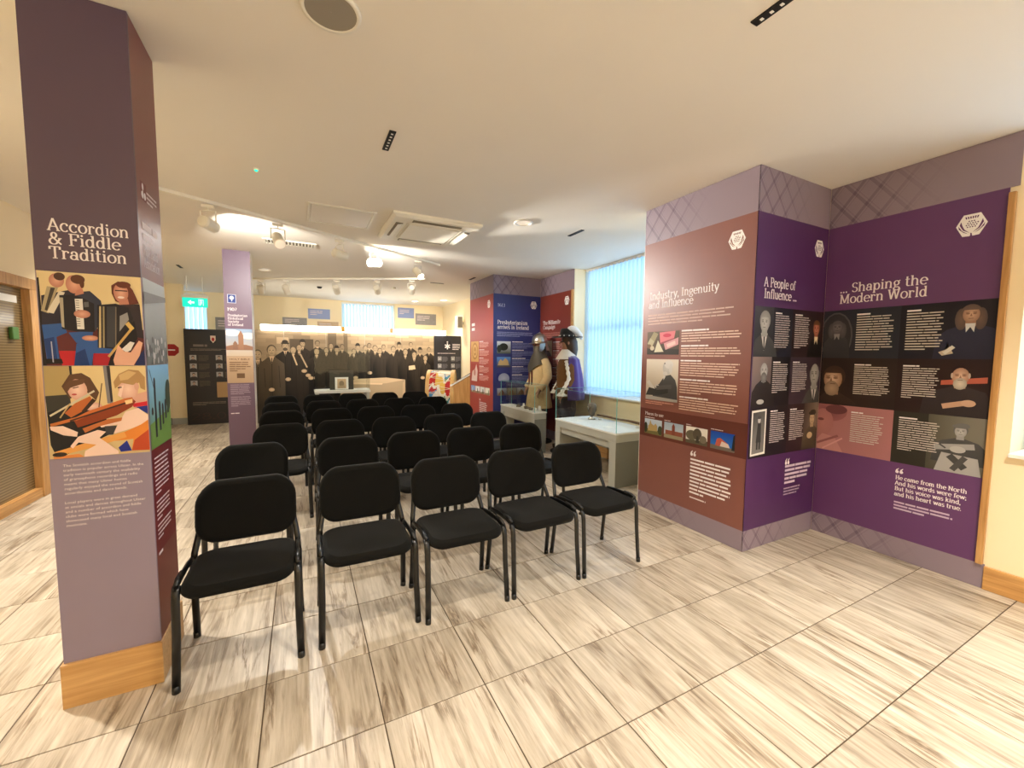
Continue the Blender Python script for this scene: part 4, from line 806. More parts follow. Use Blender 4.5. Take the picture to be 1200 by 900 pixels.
p = Pic(.0, 1.47, .312, 1.848, rgb(206, 186, 160), rgb(150, 176, 206), d=.001); p.ell(.2, .85, .25, .12, rgb(236, 232, 226)).ell(.7, .75, .25, .12, rgb(240, 234, 222)).poly([(0, .22), (.83, .22), (.83, .36), (.62, .42), (.3, .44), (0, .36)], rgb(150, 110, 88)).poly([(.38, .24), (.54, .24), (.54, .78), (.46, .95), (.38, .78)], rgb(160, 118, 92)).poly([(.2, .24), (.36, .24), (.34, .48), (.28, .56), (.22, .48)], rgb(140, 104, 84)); p.done(f2, 'church_picture')
p = Pic(.0, 1.095, .312, 1.468, rgb(186, 156, 124), rgb(196, 166, 134), d=.001); greek(p.m, .03, .28, 1.40, 1.25, 5, rgb(130, 100, 74), seed=210, d=.003, rag=.3); p.poly([(.3, .18), (.55, .18), (.55, .36), (.3, .36)], rgb(110, 84, 60)); sans_block(p.m, ['HOLY BIBLE'], .03, 1.415, .035, .04, .24, rgb(96, 66, 48), .003); p.done(f2, 'bible_page')
text_part(f2, lambda m: (greek(m, .03, .27, 1.08, .93, 7, rgb(176, 156, 172), seed=211, d=.001), greek(m, .03, .27, .91, .76, 7, rgb(176, 156, 172), seed=212, d=.001), greek(m, .025, .265, .68, .655, 1, WHITE, seed=213, d=.001, fill=.5)), 'body_text')

# ================================================================== BACK OF THE ROOM: mural and black panels
mural = thing('mural_wall', 'large sepia group photograph mural on a low partition at the back', 'mural', (-1.0, 8.2, 0))
MU = [(0, .84), (.84, 1.68), (1.68, 2.52), (2.52, 3.36), (3.36, 4.2)]
for a, b in MU: bx('mural_board', 'screen', (a + .003, 0, .0), (b - .003, .04, 2.0), mural)
FR = (0, 0, 4.2, 2.0)
class Clip(Pic):
    pass
def man(p, u, z, h, t=.045, face=.72, beard=None, hat=False, hand=None, wide=1.0):
    c = sepia(t); c2 = sepia(max(0, t - .07)); k = 1.15 * h * wide
    p.poly([(u - k * .9, 0), (u - k * .95, z - 2.6 * h), (u - k * .9, z - 1.1 * h), (u - .28 * h, z - .55 * h), (u + .28 * h, z - .55 * h), (u + k * .9, z - 1.1 * h), (u + k * .95, z - 2.6 * h), (u + k * .9, 0)], [c2, c2, c, c, c, c, c2, c2])
    p.line(u + k * .5, z - 1.3 * h, u + k * .55, z - 3.2 * h, .04 * h, sepia(max(0, t - .1))); p.line(u, z - .8 * h, u - .05 * h, z - 4 * h, .04 * h, sepia(max(0, t - .1)))
    p.poly([(u - .2 * h, z - .45 * h), (u + .2 * h, z - .45 * h), (u, z - 1.1 * h)], sepia(.85)); p.line(u, z - .6 * h, u, z - 1.05 * h, .07 * h, sepia(.05))
    p.ell(u, z + .1 * h, .36 * h, .44 * h, sepia(.12)).ell(u + .02 * h, z, .31 * h, .43 * h, sepia(face), sepia(face - .2))
    for q in (-1, 1): p.ell(u + q * .12 * h, z + .06 * h, .06 * h, .035 * h, sepia(.15))
    p.line(u - .1 * h, z - .2 * h, u + .1 * h, z - .2 * h, .05 * h, sepia(.2)); p.line(u + .02 * h, z + .02 * h, u + .03 * h, z - .1 * h, .04 * h, sepia(face - .35))
    if beard: p.ell(u, z - .32 * h, .24 * h, .2 * h, sepia(beard))
    if hat: p.ell(u, z + .38 * h, .46 * h, .1 * h, sepia(.05)).ell(u, z + .52 * h, .32 * h, .24 * h, sepia(.05))
    if hand: p.ell(hand[0], hand[1], .28 * h, .2 * h, sepia(.8), sepia(.6))
p = Pic(0, 0, 4.2, 2.0, sepia(.08), sepia(.45), frame=FR, d=.001)
for r in range(8):
    for c in range(13):
        x = c * .34 + (r % 2) * .17; z = 1.32 + r * .085; tt = .34 + .2 * random.random() + (.14 if x > 2 else 0)
        p.poly([(x, z), (x + .33, z), (x + .33, z + .08), (x, z + .08)], sepia(min(.95, tt)))
p.poly([(0, 1.75), (.1, 1.75), (.1, 2), (0, 2)], sepia(.1)).poly([(.95, 1.3), (1.42, 1.3), (1.42, 1.83), (.95, 1.83)], sepia(.14)).poly([(.7, 1.72), (.93, 1.72), (.93, 1.86), (.7, 1.86)], sepia(.75)).poly([(1.72, 1.3), (1.9, 1.3), (1.9, 1.98), (1.72, 1.98)], sepia(.2)).poly([(2.05, 1.3), (2.14, 1.3), (2.14, 2), (2.05, 2)], sepia(.25))
back = [(.22, 1.70, .17), (1.20, 1.72, .15), (1.50, 1.73, .15), (2.02, 1.66, .14), (2.36, 1.66, .14), (2.62, 1.70, .14), (2.95, 1.67, .14), (3.32, 1.71, .14), (3.61, 1.74, .14), (4.07, 1.62, .14), (3.84, 1.59, .14), (1.78, 1.68, .14)]
for u, z, h in back: man(p, u, z, h, .02 + .05 * random.random(), .55 + .15 * random.random(), hat=random.random() < .2)
for u, z, h, kw in ((2.27, 1.56, .14, {}), (1.9, 1.6, .14, dict(hat=True)), (1.68, 1.58, .14, {}), (1.48, 1.55, .16, {}), (2.53, 1.64, .15, {}), (2.75, 1.64, .16, {}), (2.86, 1.58, .15, {}), (3.18, 1.62, .17, dict(beard=.5)), (3.47, 1.56, .17, {}), (3.69, 1.49, .17, dict(beard=.6)), (3.97, 1.41, .16, dict(wide=.8)), (1.13, 1.63, .16, dict(t=.04)), (1.01, 1.58, .17, dict(t=.04)), (.86, 1.66, .19, dict(t=.03, beard=.12, hat=True)), (.60, 1.56, .25, dict(t=.12, wide=.9)), (.34, 1.47, .22, dict(t=.11, wide=.9))): man(p, u, z, h, **kw)
for u, z in ((.9, .94), (1.22, 1.12), (1.3, 1.02), (.58, .72), (1.35, .96), (3.62, 1.16), (3.9, .92), (2.3, .95), (2.62, 1.06)): p.ell(u, z, .055, .04, sepia(.85), sepia(.6))
p.line(1.0, 1.5, 1.08, 1.25, .03, sepia(.8)).line(1.15, 1.5, 1.28, 1.2, .03, sepia(.7))
p.poly([(1.95, .25), (3.42, .25), (3.46, .88), (3.0, .93), (2.3, .92), (1.97, .84)], sepia(.55)).poly([(1.97, .84), (2.3, .92), (3.0, .94), (3.46, .88), (3.0, .80), (2.3, .79)], sepia(.8)).poly([(2.2, .80), (2.9, .77), (2.92, .80), (2.22, .84)], sepia(.98)).poly([(3.46, .25), (3.46, .88), (3.40, .80), (3.38, .25)], sepia(.7))
p.poly([(3.55, 1.12), (3.72, 1.14), (3.7, 1.24), (3.55, 1.22)], sepia(.95))
p.done(mural, 'group_photograph')
for a, b in MU[1:]: bx('seam_strip', 'seam', (a - .006, -.008, .0), (a + .006, -.0055, 2.0), mural)
# light boxes on top of the mural, with brass clips and a little red lamp
for k, (a, b) in enumerate(((.41, 2.05), (2.05, 3.12), (3.12, 4.5))):
    t_ = tag(bx('light_box', 'strip', (-1 + a + .003, 8.13, 2.005), (-1 + b - .003, 8.22, 2.125)), 'white glowing light box on the mural top, %s of three' % ('left', 'middle', 'right')[k], 'light box', 'light boxes on the mural')
tag(bx('wall_mounted_clip', plain('brass', rgb(190, 140, 60), .35, .8), (1.0, 8.115, 2.02), (1.08, 8.13, 2.13)), 'small brass clip on the light box beside the window blind', 'clip', 'brass clips')
tag(bx('wall_mounted_clip', 'oakz', (2.09, 8.115, 2.02), (2.17, 8.13, 2.13)), 'small tan clip on the right light box end', 'clip', 'brass clips')

BL = rgb(26, 22, 24)
J = board('black information panel with red hand crest and the numerals 28.0', (-1.97, 8.5, 0), 0, 1.08, BL, .0, 2.0, False, depth=.03)
p = Pic(.438, 1.715, .544, 1.868, BL, d=.001); p.poly([(.05, 1), (.65, 1), (.65, .4), (.35, .0), (.05, .4)], rgb(226, 206, 190)).ell(.35, .5, .16, .26, rgb(170, 36, 30)); p.done(J, 'crest')
text_part(J, lambda m: (slab_text(m, 'a Strong & united', .149, 1.63, .045, .55, rgb(120, 108, 100), .001) if False else greek(m, .149, .72, 1.685, 1.62, 1, rgb(120, 108, 100), seed=220, d=.001, fill=.7), greek(m, .1, .95, 1.6, 1.55, 2, rgb(130, 116, 104), seed=221, d=.001)), 'heading')
for k in range(4):
    for c in (0, 1):
        u, v = .08 + c * .445, 1.33 - k * .178
        if c == 1 and k == 3: continue
        p = Pic(u, v, u + .115, v + .13, grey_(.6), d=.001); bust(p, .44, .6, .5, rgb(206, 176, 156), rgb(170, 140, 124), rgb(80, 66, 60), rgb(60, 54, 54)); p.done(J, 'portrait')
        text_part(J, lambda m: greek(m, u + .15, u + .34, v + .13, v, 6, rgb(96, 84, 72), seed=230 + k * 2 + c, d=.001), 'body_text')
p = Pic(.525, .56, .72, .888, rgb(176, 140, 96), d=.001); p.done(J, 'document')
text_part(J, lambda m: (greek(m, .1, .7, .48, .40, 3, rgb(130, 116, 104), seed=250, d=.001), slab_text(m, '28.0', .06, .1, .14, .62, rgb(64, 50, 48), .001, thick=.1, thin=.06)), 'numerals')
Lb = board('black panel with white star emblem behind the painted drum', (3.2, 8.2, 0), 0, .74, rgb(44, 42, 46), .0, 2.0, False, depth=.03)
p = Pic(.28, 1.63, .45, 1.86, rgb(44, 42, 46), d=.001)
for k in range(6): p.line(.37, .42, .37 + .34 * math.sin(k * 1.047), .42 + .34 * math.cos(k * 1.047), .14, WHITE)
p.ell(.37, .9, .09, .08, WHITE); p.done(Lb, 'star_emblem')
text_part(Lb, lambda m: (greek(m, .5, .72, 1.8, 1.63, 4, WHITE, seed=260, d=.001), greek(m, .1, .7, 1.56, 1.53, 1, SOFT, seed=261, d=.001)), 'heading')
for k in range(2):
    for c in (0, 1):
        u, v = .105 + c * .36, 1.33 - k * .19
        p = Pic(u, v, u + .1, v + .13, grey_(.55), d=.001); bust(p, .38, .6, .5, grey_(.9), grey_(.7), grey_(.3), grey_(.2)); p.done(Lb, 'portrait')
        text_part(Lb, lambda m: greek(m, u + .12, u + .27, v + .13, v, 6, rgb(120, 118, 124), seed=270 + k * 2 + c, d=.001), 'body_text')

# glass case with a framed picture in front of the mural
gc = thing('table_case', 'white table with a tall glass box in front of the mural', 'display case', (.95, 7.55, 0))
bx('table_top', 'felt', (-.55, -.3, .68), (.55, .3, .73), gc, .004)
for x in (-.53, .47):
    for y in (-.28, .22): bx('table_leg', 'grey', (x, y, 0), (x + .06, y + .06, .68), gc)
for lo, hi in (((-.545, -.295, .731), (.545, -.287, 1.6)), ((-.545, .287, .731), (.545, .295, 1.6)), ((-.545, -.287, .731), (-.537, .287, 1.6)), ((.537, -.287, .731), (.545, .287, 1.6)), ((-.545, -.295, 1.6), (.545, .295, 1.608))): bx('glass_pane', 'glass', lo, hi, gc)
fpix = thing('framed_picture', 'small picture in a wide dark mount standing in the glass box', 'picture', (.94, 7.5, .732))
bx('dark_mount', 'frame_wood', (-.24, 0, 0), (.24, .02, .42), fpix, .003); bx('white_mat', 'paper', (-.135, -.004, .005), (.135, 0, .27), fpix)
p = Pic(-.09, .03, .09, .235, sepia(.6), sepia(.8), d=.0055); p.ell(.42, .5, .25, .3, sepia(.35)).poly([(.1, 0), (.8, 0), (.7, .3), (.2, .3)], sepia(.5)); p.done(fpix, 'print')

# painted drum
dr = thing('bass_drum', 'large rope-tensioned drum with brightly painted shell beside the lectern', 'drum', (3.05, 7.05, 0), -.42)
Rr, cz = .46, .67
def xring(x, r, n=40): return [(x, r * math.cos(2 * math.pi * j / n), cz + r * math.sin(2 * math.pi * j / n)) for j in range(n)]
m = MB()
rn = random.Random(5); cols = [rgb(240, 236, 226), rgb(190, 40, 36), rgb(236, 236, 230), rgb(60, 140, 110), rgb(90, 150, 200), rgb(230, 190, 90), rgb(244, 240, 232), rgb(200, 60, 44), rgb(235, 220, 200)]
xs = [-.24 + .04 * k for k in range(13)]
NJ = 96; xs = [-.24 + .02 * k for k in range(25)]
for a in range(24):
    r0, r1 = xring(xs[a], Rr, NJ), xring(xs[a + 1], Rr, NJ)
    for j in range(NJ):
        t = j * 6.283 / NJ * 3 + .9 * math.sin(a * .26) + .35 * math.sin(a * .7 + j * .3); x = (a - 12) / 12
        f = math.sin(t); k = 0
        if f > .55: k = 5 if abs(x) < .5 else 1
        elif f > .15: k = 0
        elif f > -.3: k = 1 if x < -.3 else (3 if x > .35 else 2)
        elif f > -.65: k = 4 if abs(x) > .3 else 8
        m.add([r0[j], r1[j], r1[(j + 1) % NJ], r0[(j + 1) % NJ]], [(0, 1, 2, 3)], cols[k])
m.build('painted_shell', 'print', dr, True)
for s in (-1, 1):
    MB().loft([xring(s * .23, Rr + .004), xring(s * .23, Rr + .03), xring(s * .31, Rr + .03), xring(s * .31, Rr + .004)], False).build('rim', 'rim', dr)
    MB().loft([xring(s * .295, Rr + .005), xring(s * .296, .01)], False).build('drum_head', 'drumskin', dr)
m = MB()
for k in range(16):
    a0, a1 = 2 * math.pi * k / 16, 2 * math.pi * (k + .5) / 16
    for (xa, aa), (xb, ab) in (((-.24, a0), (.24, a1)), ((.24, a1), (-.24, a0 + 2 * math.pi / 16))):
        m.tube([(xa, (Rr + .016) * math.cos(aa), cz + (Rr + .016) * math.sin(aa)), (xb, (Rr + .016) * math.cos(ab), cz + (Rr + .016) * math.sin(ab))], .006, 5)
m.build('tension_rope', 'rope', dr)
for x in (-.2, .2): MB().box((x - .03, -.34, 0), (x + .03, .34, .06)).box((x - .03, -.34, .06), (x + .03, -.28, .36)).box((x - .03, .28, .06), (x + .03, .34, .36)).build('stand', 'black', dr)
# lectern
lc = thing('lectern', 'oak lectern with a sloping printed board beside the drum', 'lectern', (3.27, 6.25, 0), -.35)
MB().add([(-.2, -.13, 0), (.2, -.13, 0), (.2, .13, 0), (-.2, .13, 0), (-.2, -.13, .86), (.2, -.13, 1.10), (.2, .13, 1.10), (-.2, .13, .86)], [(0, 3, 2, 1), (4, 5, 6, 7), (0, 1, 5, 4), (1, 2, 6, 5), (2, 3, 7, 6), (3, 0, 4, 7)]).build('oak_body', 'oakz', lc, bevel=.004)
tb = MB().add([(-.26, -.16, .835), (.25, -.16, 1.14), (.25, .16, 1.14), (-.26, .16, .835), (-.27, -.16, .855), (.24, -.16, 1.16), (.24, .16, 1.16), (-.27, .16, .855)], [(0, 3, 2, 1), (4, 5, 6, 7), (0, 1, 5, 4), (1, 2, 6, 5), (2, 3, 7, 6), (3, 0, 4, 7)]).build('sloping_board', 'white', lc)
MB().add([(-.24, -.14, .874), (.215, -.14, 1.147), (.215, .14, 1.147), (-.24, .14, .874)], [(0, 1, 2, 3)], [rgb(110, 104, 104), rgb(64, 66, 70), rgb(64, 66, 70), rgb(150, 110, 90)]).build('board_print', 'print', tb)
MB().add([(-.2, -.1, .8995), (-.06, -.1, .9835), (-.06, .1, .9835), (-.2, .1, .8995)], [(0, 1, 2, 3)], rgb(190, 130, 100)).build('board_picture', 'print', tb)

# notices high on the back wall
for k, (x0, z0, x1, z1, mt, lab) in enumerate(((.35, 2.41, .87, 2.67, 'blue_sign', 'pale blue notice high on the back wall left of the window'), (-.23, 2.2, .32, 2.42, 'grey_sign', 'grey picture board low on the back wall left of the window'), (.56, 2.12, 1.07, 2.35, 'tan_sign', 'tan picture board on the back wall next to the window'), (2.63, 2.54, 3.09, 2.83, 'blue_sign', 'blue notice on the back wall right of the window'), (3.13, 2.37, 3.74, 2.69, 'grey_sign', 'grey picture board at the right end of the back wall'), (-1.62, 2.0, -1.25, 2.35, 'grey_sign', 'grey picture board on the back wall left of the lilac column'))):
    r = thing('notice_board', lab, 'notice', (x0, YB - .012, z0), 0, 'notices on the back wall')
    bx('board', mt, (0, 0, 0), (x1 - x0, .012, z1 - z0), r, .002)
    text_part(r, lambda m: greek(m, .05, (x1 - x0) * .7, (z1 - z0) * .85, (z1 - z0) * .35, 3, SOFT, seed=300 + k, d=.0008), 'body_text')
sb = thing('wall_speaker', 'small white box on the right wall above the black panel', 'speaker', (3.95, 8.05, 2.2)); bx('bracket', 'grey', (-.05, -.02, .1), (0, .02, .16), sb); bx('cabinet', 'white', (-.19, -.08, 0), (-.05, .08, .3), sb, .006); bx('front_cloth', 'grille', (-.185, -.085, .015), (-.06, -.08, .285), sb)
# exit sign
ex = thing('exit_sign', 'hanging green emergency exit sign with white arrow', 'sign', (-1.57, 7.5, 2.36))
bx('lit_panel', 'exit', (-.19, -.01, 0), (.19, .01, .17), ex); bx('housing', 'lamp', (-.2, -.03, .17), (.2, .03, .22), ex, .004)
for x in (-.12, .12): MB().tube([(x, 0, .22), (x, 0, CZ - 2.36)], .006, 6).build('rod', 'lamp', ex)
m = MB(); m.add([(-.11, -.0115, .085), (-.06, -.0115, .13), (-.06, -.0115, .1), (-.01, -.0115, .1), (-.01, -.0115, .07), (-.06, -.0115, .07), (-.06, -.0115, .04)], [(0, 6, 5, 4, 3, 2, 1)]); m.build('arrow', 'exitw', ex)
m = MB(); m.box((.12, -.012, .03), (.128, -.0105, .145)); m.box((.05, -.012, .137), (.12, -.0105, .145)); m.box((.055, -.012, .03), (.062, -.0105, .137))
m.add([(.09 + .014 * math.cos(k * .785), -.0115, .125 + .014 * math.sin(k * .785)) for k in range(8)], [tuple(range(8))]); m.add([(.075, -.0113, .07), (.1, -.0113, .065), (.105, -.0113, .11), (.08, -.0113, .108)], [(0, 1, 2, 3)]); m.add([(.07, -.0112, .035), (.08, -.0112, .032), (.1, -.0112, .07), (.085, -.0112, .075)], [(0, 1, 2, 3)])
m.build('running_figure', 'exitw', ex)
fs_ = thing('alarm_sign', 'red octagonal sign on the cream wall behind the left column', 'sign', (-2.22, 8.688, 1.56))
MB().add([(.13 * math.cos(math.pi * (k + .5) / 4), 0, .13 * math.sin(math.pi * (k + .5) / 4)) for k in range(8)] + [(.13 * math.cos(math.pi * (k + .5) / 4), .012, .13 * math.sin(math.pi * (k + .5) / 4)) for k in range(8)], [tuple(range(8))] + [(k + 8, (k + 1) % 8 + 8, (k + 1) % 8, k) for k in range(8)]).build('octagon', 'red', fs_)
bx('white_bar', 'paper', (-.06, -.002, -.012), (.06, 0, .012), fs_)

# ================================================================== DISPLAY CASES
def case(label, x0, x1, y0, y1, zt=.64, zg=1.05):
    r = thing('display_case', label, 'display case', (x0, y0, 0)); w_, l_ = x1 - x0, y1 - y0
    for a in (0, l_ - .11): bx('end_slab', 'greyd' if a == 0 else 'grey', (.0, a, 0), (w_, a + .11, zt - .11), r, .003)  # viewer-side end slab coloured darker, its shade put into the paint
    bx('front_face_slab', 'grey', (-.004, 0, 0), (0, .11, zt - .11), r); bx('front_face_slab', 'grey', (-.004, l_ - .11, 0), (0, l_, zt - .11), r)
    bx('apron', 'grey', (-.004, 0, zt - .11), (w_, l_, zt - .02), r, .003)
    bx('drawer_front', 'grey', (.012, .11, zt - .19), (.03, l_ - .11, zt - .11), r, .002)
    bx('shelf', 'greyd', (.03, .11, zt - .21), (w_ - .02, l_ - .11, zt - .11), r)
    bx('display_bed', 'felt', (-.008, -.008, zt - .02), (w_ + .008, l_ + .008, zt), r, .002)
    t = .008
    for lo, hi in (((0, 0, zt), (t, l_, zg)), ((w_ - t, 0, zt), (w_, l_, zg)), ((t, 0, zt), (w_ - t, t, zg)), ((t, l_ - t, zt), (w_ - t, l_, zg)), ((0, 0, zg), (w_, l_, zg + t))):
        bx('glass_pane', 'glass', lo, hi, r)
    m = MB(); e = .004
    for (a, b) in (((0, 0), (w_, 0)), ((0, 0), (0, l_)), ((w_, 0), (w_, l_)), ((0, l_), (w_, l_))): m.box((min(a[0], b[0]) - e * .2, min(a[1], b[1]) - e * .2, zg + t), (max(a[0], b[0]) + e, max(a[1], b[1]) + e, zg + t + .002))
    for a, b in ((0, 0), (w_, 0), (0, l_), (w_, l_)): m.box((a - .003, b - .003, zt), (a + .003, b + .003, zg))
    m.build('polished_glass_edges', 'glass_edge', r)
    return r
case('glass-topped grey display case nearest the brown panel, holding a carved head', 3.33, 3.92, 1.44, 2.68)
case('glass-topped grey display case in front of the costumed figures', 3.33, 3.54, 3.27, 4.46)
# contents of the near case
hd = thing('carved_head', 'dark carved stone head on a small stand in the near glass case', 'sculpture', (3.72, 2.38, .641))
MB().lathe([(.05, 0), (.05, .02), (.02, .03), (.02, .06)], n=16).build('stand', 'metal', hd, True)
m = MB(); m.lathe([(.035, .055), (.045, .075), (.05, .10), (.062, .13), (.07, .17), (.062, .205), (.035, .225), (.01, .23)], n=16)
m.v = [(x * .82, y * 1.05 - (.012 if .11 < z < .16 else 0), z) for x, y, z in m.v]; h_ = m.build('head', 'stone', hd, True)
MB().tube([(-.055, -.02, .165), (-.075, -.02, .14), (-.06, -.02, .115)], .012, 6).build('nose', 'stone', h_, True)
tag(MB().tube([(3.80, 2.36, .70), (3.80, 2.15, .706), (3.81, 1.95, .70), (3.80, 1.72, .708), (3.81, 1.5, .70)], [.012, .015, .012, .016, .019], 8).build('knotted_stick', 'stick', None, True), 'long knotted brown stick lying in the near glass case', 'stick')
for x, y, wh in ((3.80, 2.30, 'left'), (3.80, 1.6, 'right')): tag(bx('rest_block', 'paper', (x - .02, y - .015, .641), (x + .02, y + .015, .662)), 'small white rest block under the %s end of the knotted stick' % wh, 'block', 'stick rests')
for k, (x, y, a, b) in enumerate(((3.48, 1.75, .10, .14), (3.47, 2.3, .09, .12))): tag(bx('caption_card', 'paper', (x, y, .6405), (x + a, y + b, .6425)), ('white caption card near the right end of the near case', 'white caption card near the left end of the near case')[k], 'card')
# contents of the far case
for k, (x, y, a, b, h, mt, nm, lab) in enumerate(((3.42, 3.40, .05, .09, .05, 'paper', 'standing_card', 'white tented card at the right end of the far case'), (3.48, 3.36, .03, .07, .08, 'paper', 'standing_card', 'taller white card at the back of the far case'), (3.46, 3.86, .04, .05, .07, 'paper', 'standing_card', 'white card standing mid-way along the far case'))):
    tag(MB().add([(x, y, .641), (x + a, y, .641), (x + a, y + b, .641), (x, y + b, .641), (x + a / 2, y, .641 + h), (x + a / 2, y + b, .641 + h)], [(0, 3, 2, 1), (0, 4, 5, 3), (1, 2, 5, 4), (0, 1, 4), (2, 3, 5)]).build(nm, mt), lab, 'card')
for k, (x, y, lab) in enumerate(((3.43, 3.98, 'small dark metal relic towards the left of the far case'), (3.44, 3.72, 'small dark metal relic in the middle of the far case'), (3.43, 3.55, 'small dark metal relic towards the right of the far case'))):
    r = thing('relic', lab, 'artefact', (x, y, .641), .15 * k, 'relics in the far case')
    MB().lathe([(.035, 0), (.045, .012), (.03, .03), (.012, .04)], n=12).build('body', 'stone', r, True); MB().tube([(.02, .02, .02), (.03, .06, .03), (.02, .10, .018)], [.014, .01, .006], 8).build('handle', 'stone', r, True)
tag(bx('caption_strip', 'paper', (3.36, 3.45, .6405), (3.40, 4.1, .6425)), 'long white caption strip along the front of the far case', 'card')
bk = thing('storage_box', 'black box fixed to the wall under the near glass case', 'box', (3.98, 1.75, 0)); bx('body', 'black', (0, 0, .25), (.12, .55, .33), bk, .004)
for y in (.05, .45): bx('wall_bracket', 'black', (.12, y, .26), (XR - .02 - 3.98, y + .04, .30), bk)

# ================================================================== COSTUMED FIGURES
def skin_body(parent, arm_bend=0):
    V, Ed, R_ = [], [], []
    def chain(pts, root=None):
        pv = root
        for (x, y, z, r) in pts:
            V.append((x, y, z)); R_.append(r); i = len(V) - 1
            if pv is not None: Ed.append((pv, i))
            pv = i
        return pv
    chain([(0, 0, .95, .14), (0, 0, 1.15, .13), (0, .01, 1.36, .14), (0, .01, 1.47, .06), (0, -.005, 1.56, .062), (0, -.01, 1.66, .095), (0, -.01, 1.74, .07)])
    for s in (-1, 1):
        chain([(s * .1, 0, .86, .10), (s * .11, -.01, .5, .068), (s * .11, .02, .12, .042), (s * .115, -.04, .05, .04), (s * .12, -.15, .035, .035)], 0)
        e = chain([(s * .19, .01, 1.38, .065), (s * .24, .03, 1.12, .05), (s * .25, -.10, .92, .036)], 2)
        hb = chain([(s * .25, -.13, .87, .034)], e)
        for k in range(4): chain([(s * .25 + s * (.024 - .016 * k), -.15, .825, .0095), (s * .25 + s * (.026 - .016 * k), -.16 + .006 * k, .79 + .004 * abs(k - 1), .0085), (s * .25 + s * (.026 - .016 * k), -.15, .765 + .006 * abs(k - 1), .008)], hb)
        chain([(s * .25 - s * .035, -.155, .85, .0105), (s * .25 - s * .045, -.17, .82, .009)], hb)
    me = bpy.data.meshes.new('body'); me.from_pydata(V, Ed, []); o = bpy.data.objects.new('body', me); COL.objects.link(o); o.parent = parent; me.materials.append(MT['skin'])
    sm = o.modifiers.new('skin', 'SKIN'); sm.use_smooth_shade = True
    for i, r in enumerate(R_): me.skin_vertices[0].data[i].radius = (r, r * (.85 if i < 3 else 1))
    me.skin_vertices[0].data[0].use_root = True
    o.modifiers.new('sub', 'SUBSURF').levels = 1; o.modifiers['sub'].render_levels = 1
    return o
def ering(cx, cy_, z, rx, ry, n=24, wob=0, ph=0): return [(cx + rx * (1 + wob * math.cos(7 * t + ph)) * math.cos(t), cy_ + ry * (1 + wob * math.cos(7 * t + ph)) * math.sin(t), z) for t in [2 * math.pi * j / n for j in range(n)]]
def face(parent):
    b = skin_body(parent)
    MB().tube([(0, -.102, 1.70), (0, -.125, 1.665), (0, -.11, 1.655)], [.008, .015, .01], 8).build('nose', 'skin', b, True)
    for s in (-1, 1):
        MB().lathe([(.001, -.008), (.012, -.004), (.012, .004), (.001, .008)], (s * .036, -.094, 1.695), 8).build('eye', 'black', b, True)
        MB().lathe([(.004, -.03), (.014, -.015), (.016, .01), (.006, .028)], (s * .098, .0, 1.68), 8).build('ear', 'skin', b, True)
    MB().tube([(-.026, -.098, 1.618), (0, -.106, 1.616), (.026, -.098, 1.618)], .006, 6).build('mouth', 'strap', b, True)
    return b
s1 = thing('costumed_mannequin', 'mannequin in pale buff coat, dark coif and steel helmet', 'mannequin', (3.87, 4.05, .03), -1.65)
MB().lathe([(.24, -.03), (.24, -.01), (.22, 0)], n=28).build('base_plate', 'black', s1)
face(s1)
MB().loft([ering(0, 0, .58, .27, .22, wob=.05), ering(0, 0, .78, .25, .195, wob=.04), ering(0, 0, .98, .205, .155), ering(0, 0, 1.12, .215, .16), ering(0, .005, 1.30, .225, .16), ering(0, .01, 1.40, .205, .14), ering(0, .01, 1.47, .10, .10)], False).build('buff_coat', 'buff', s1, True)
for s in (-1, 1):
    MB().tube([(s * .17, .01, 1.40), (s * .23, .02, 1.30), (s * .265, .03, 1.12), (s * .262, -.05, .98), (s * .252, -.11, .91)], [.075, .085, .078, .07, .066], 14).build('sleeve', 'buff', s1, True)
    MB().tube([(s * .11, 0, .9), (s * .125, 0, .6), (s * .11, .01, .42)], [.11, .12, .09], 14).build('breeches_leg', 'breech', s1, True)
    MB().tube([(s * .11, .015, .46), (s * .11, .02, .2), (s * .112, .0, .06), (s * .118, -.09, .045), (s * .12, -.18, .04)], [.09, .07, .06, .05, .035], 12).build('boot', 'boot', s1, True)
MB().loft([ering(0, .01, .985, .212, .165), ering(0, .01, 1.02, .212, .165)], False).build('waist_belt', 'strap', s1, True)
for x in (-.06, .05): bx('coat_lace', 'strap', (x - .012, -.175, 1.0), (x + .012, -.155, 1.22), s1, .003)
MB().loft([[(x, y - (.09 if y < -.05 else 0) * (1 - min(1, abs(x) / .2)) * 0, z - (.16 * max(0, 1 - abs(x) / .2) if y < 0 and z < 1.35 else 0)) for x, y, z in rg] for rg in (ering(0, 0, 1.64, .105, .115), ering(0, 0, 1.53, .10, .11), ering(0, .0, 1.44, .17, .15), ering(0, .0, 1.33, .255, .19))], False).build('mail_coif', 'mail', s1, True)
hm = MB().lathe([(.132, 0), (.136, .05), (.125, .10), (.095, .145), (.05, .17), (.012, .182)], (0, 0, 1.69), 28).build('helmet', 'metal', s1, True)
MB().tube([(0, -.125, 1.74), (0, -.09, 1.83), (0, 0, 1.882), (0, .09, 1.83), (0, .125, 1.74)], .009, 8).build('comb', 'metal', hm, True)
MB().loft([[(.14 * math.cos(t) * k, .145 * math.sin(t) * k, z) for t in [math.pi * (1.08 + .84 * j / 10) for j in range(11)]] for k, z in ((.95, 1.705), (1.35, 1.685))], False, False).build('peak', 'metal', hm, True)
for s in (-1, 1): MB().loft([[(s * .128, -.05, 1.70), (s * .132, .05, 1.70)], [(s * .12, -.06, 1.60), (s * .125, .03, 1.60)], [(s * .10, -.06, 1.55), (s * .105, -.01, 1.55)]], False, False).build('cheek_plate', 'metal', hm, True)
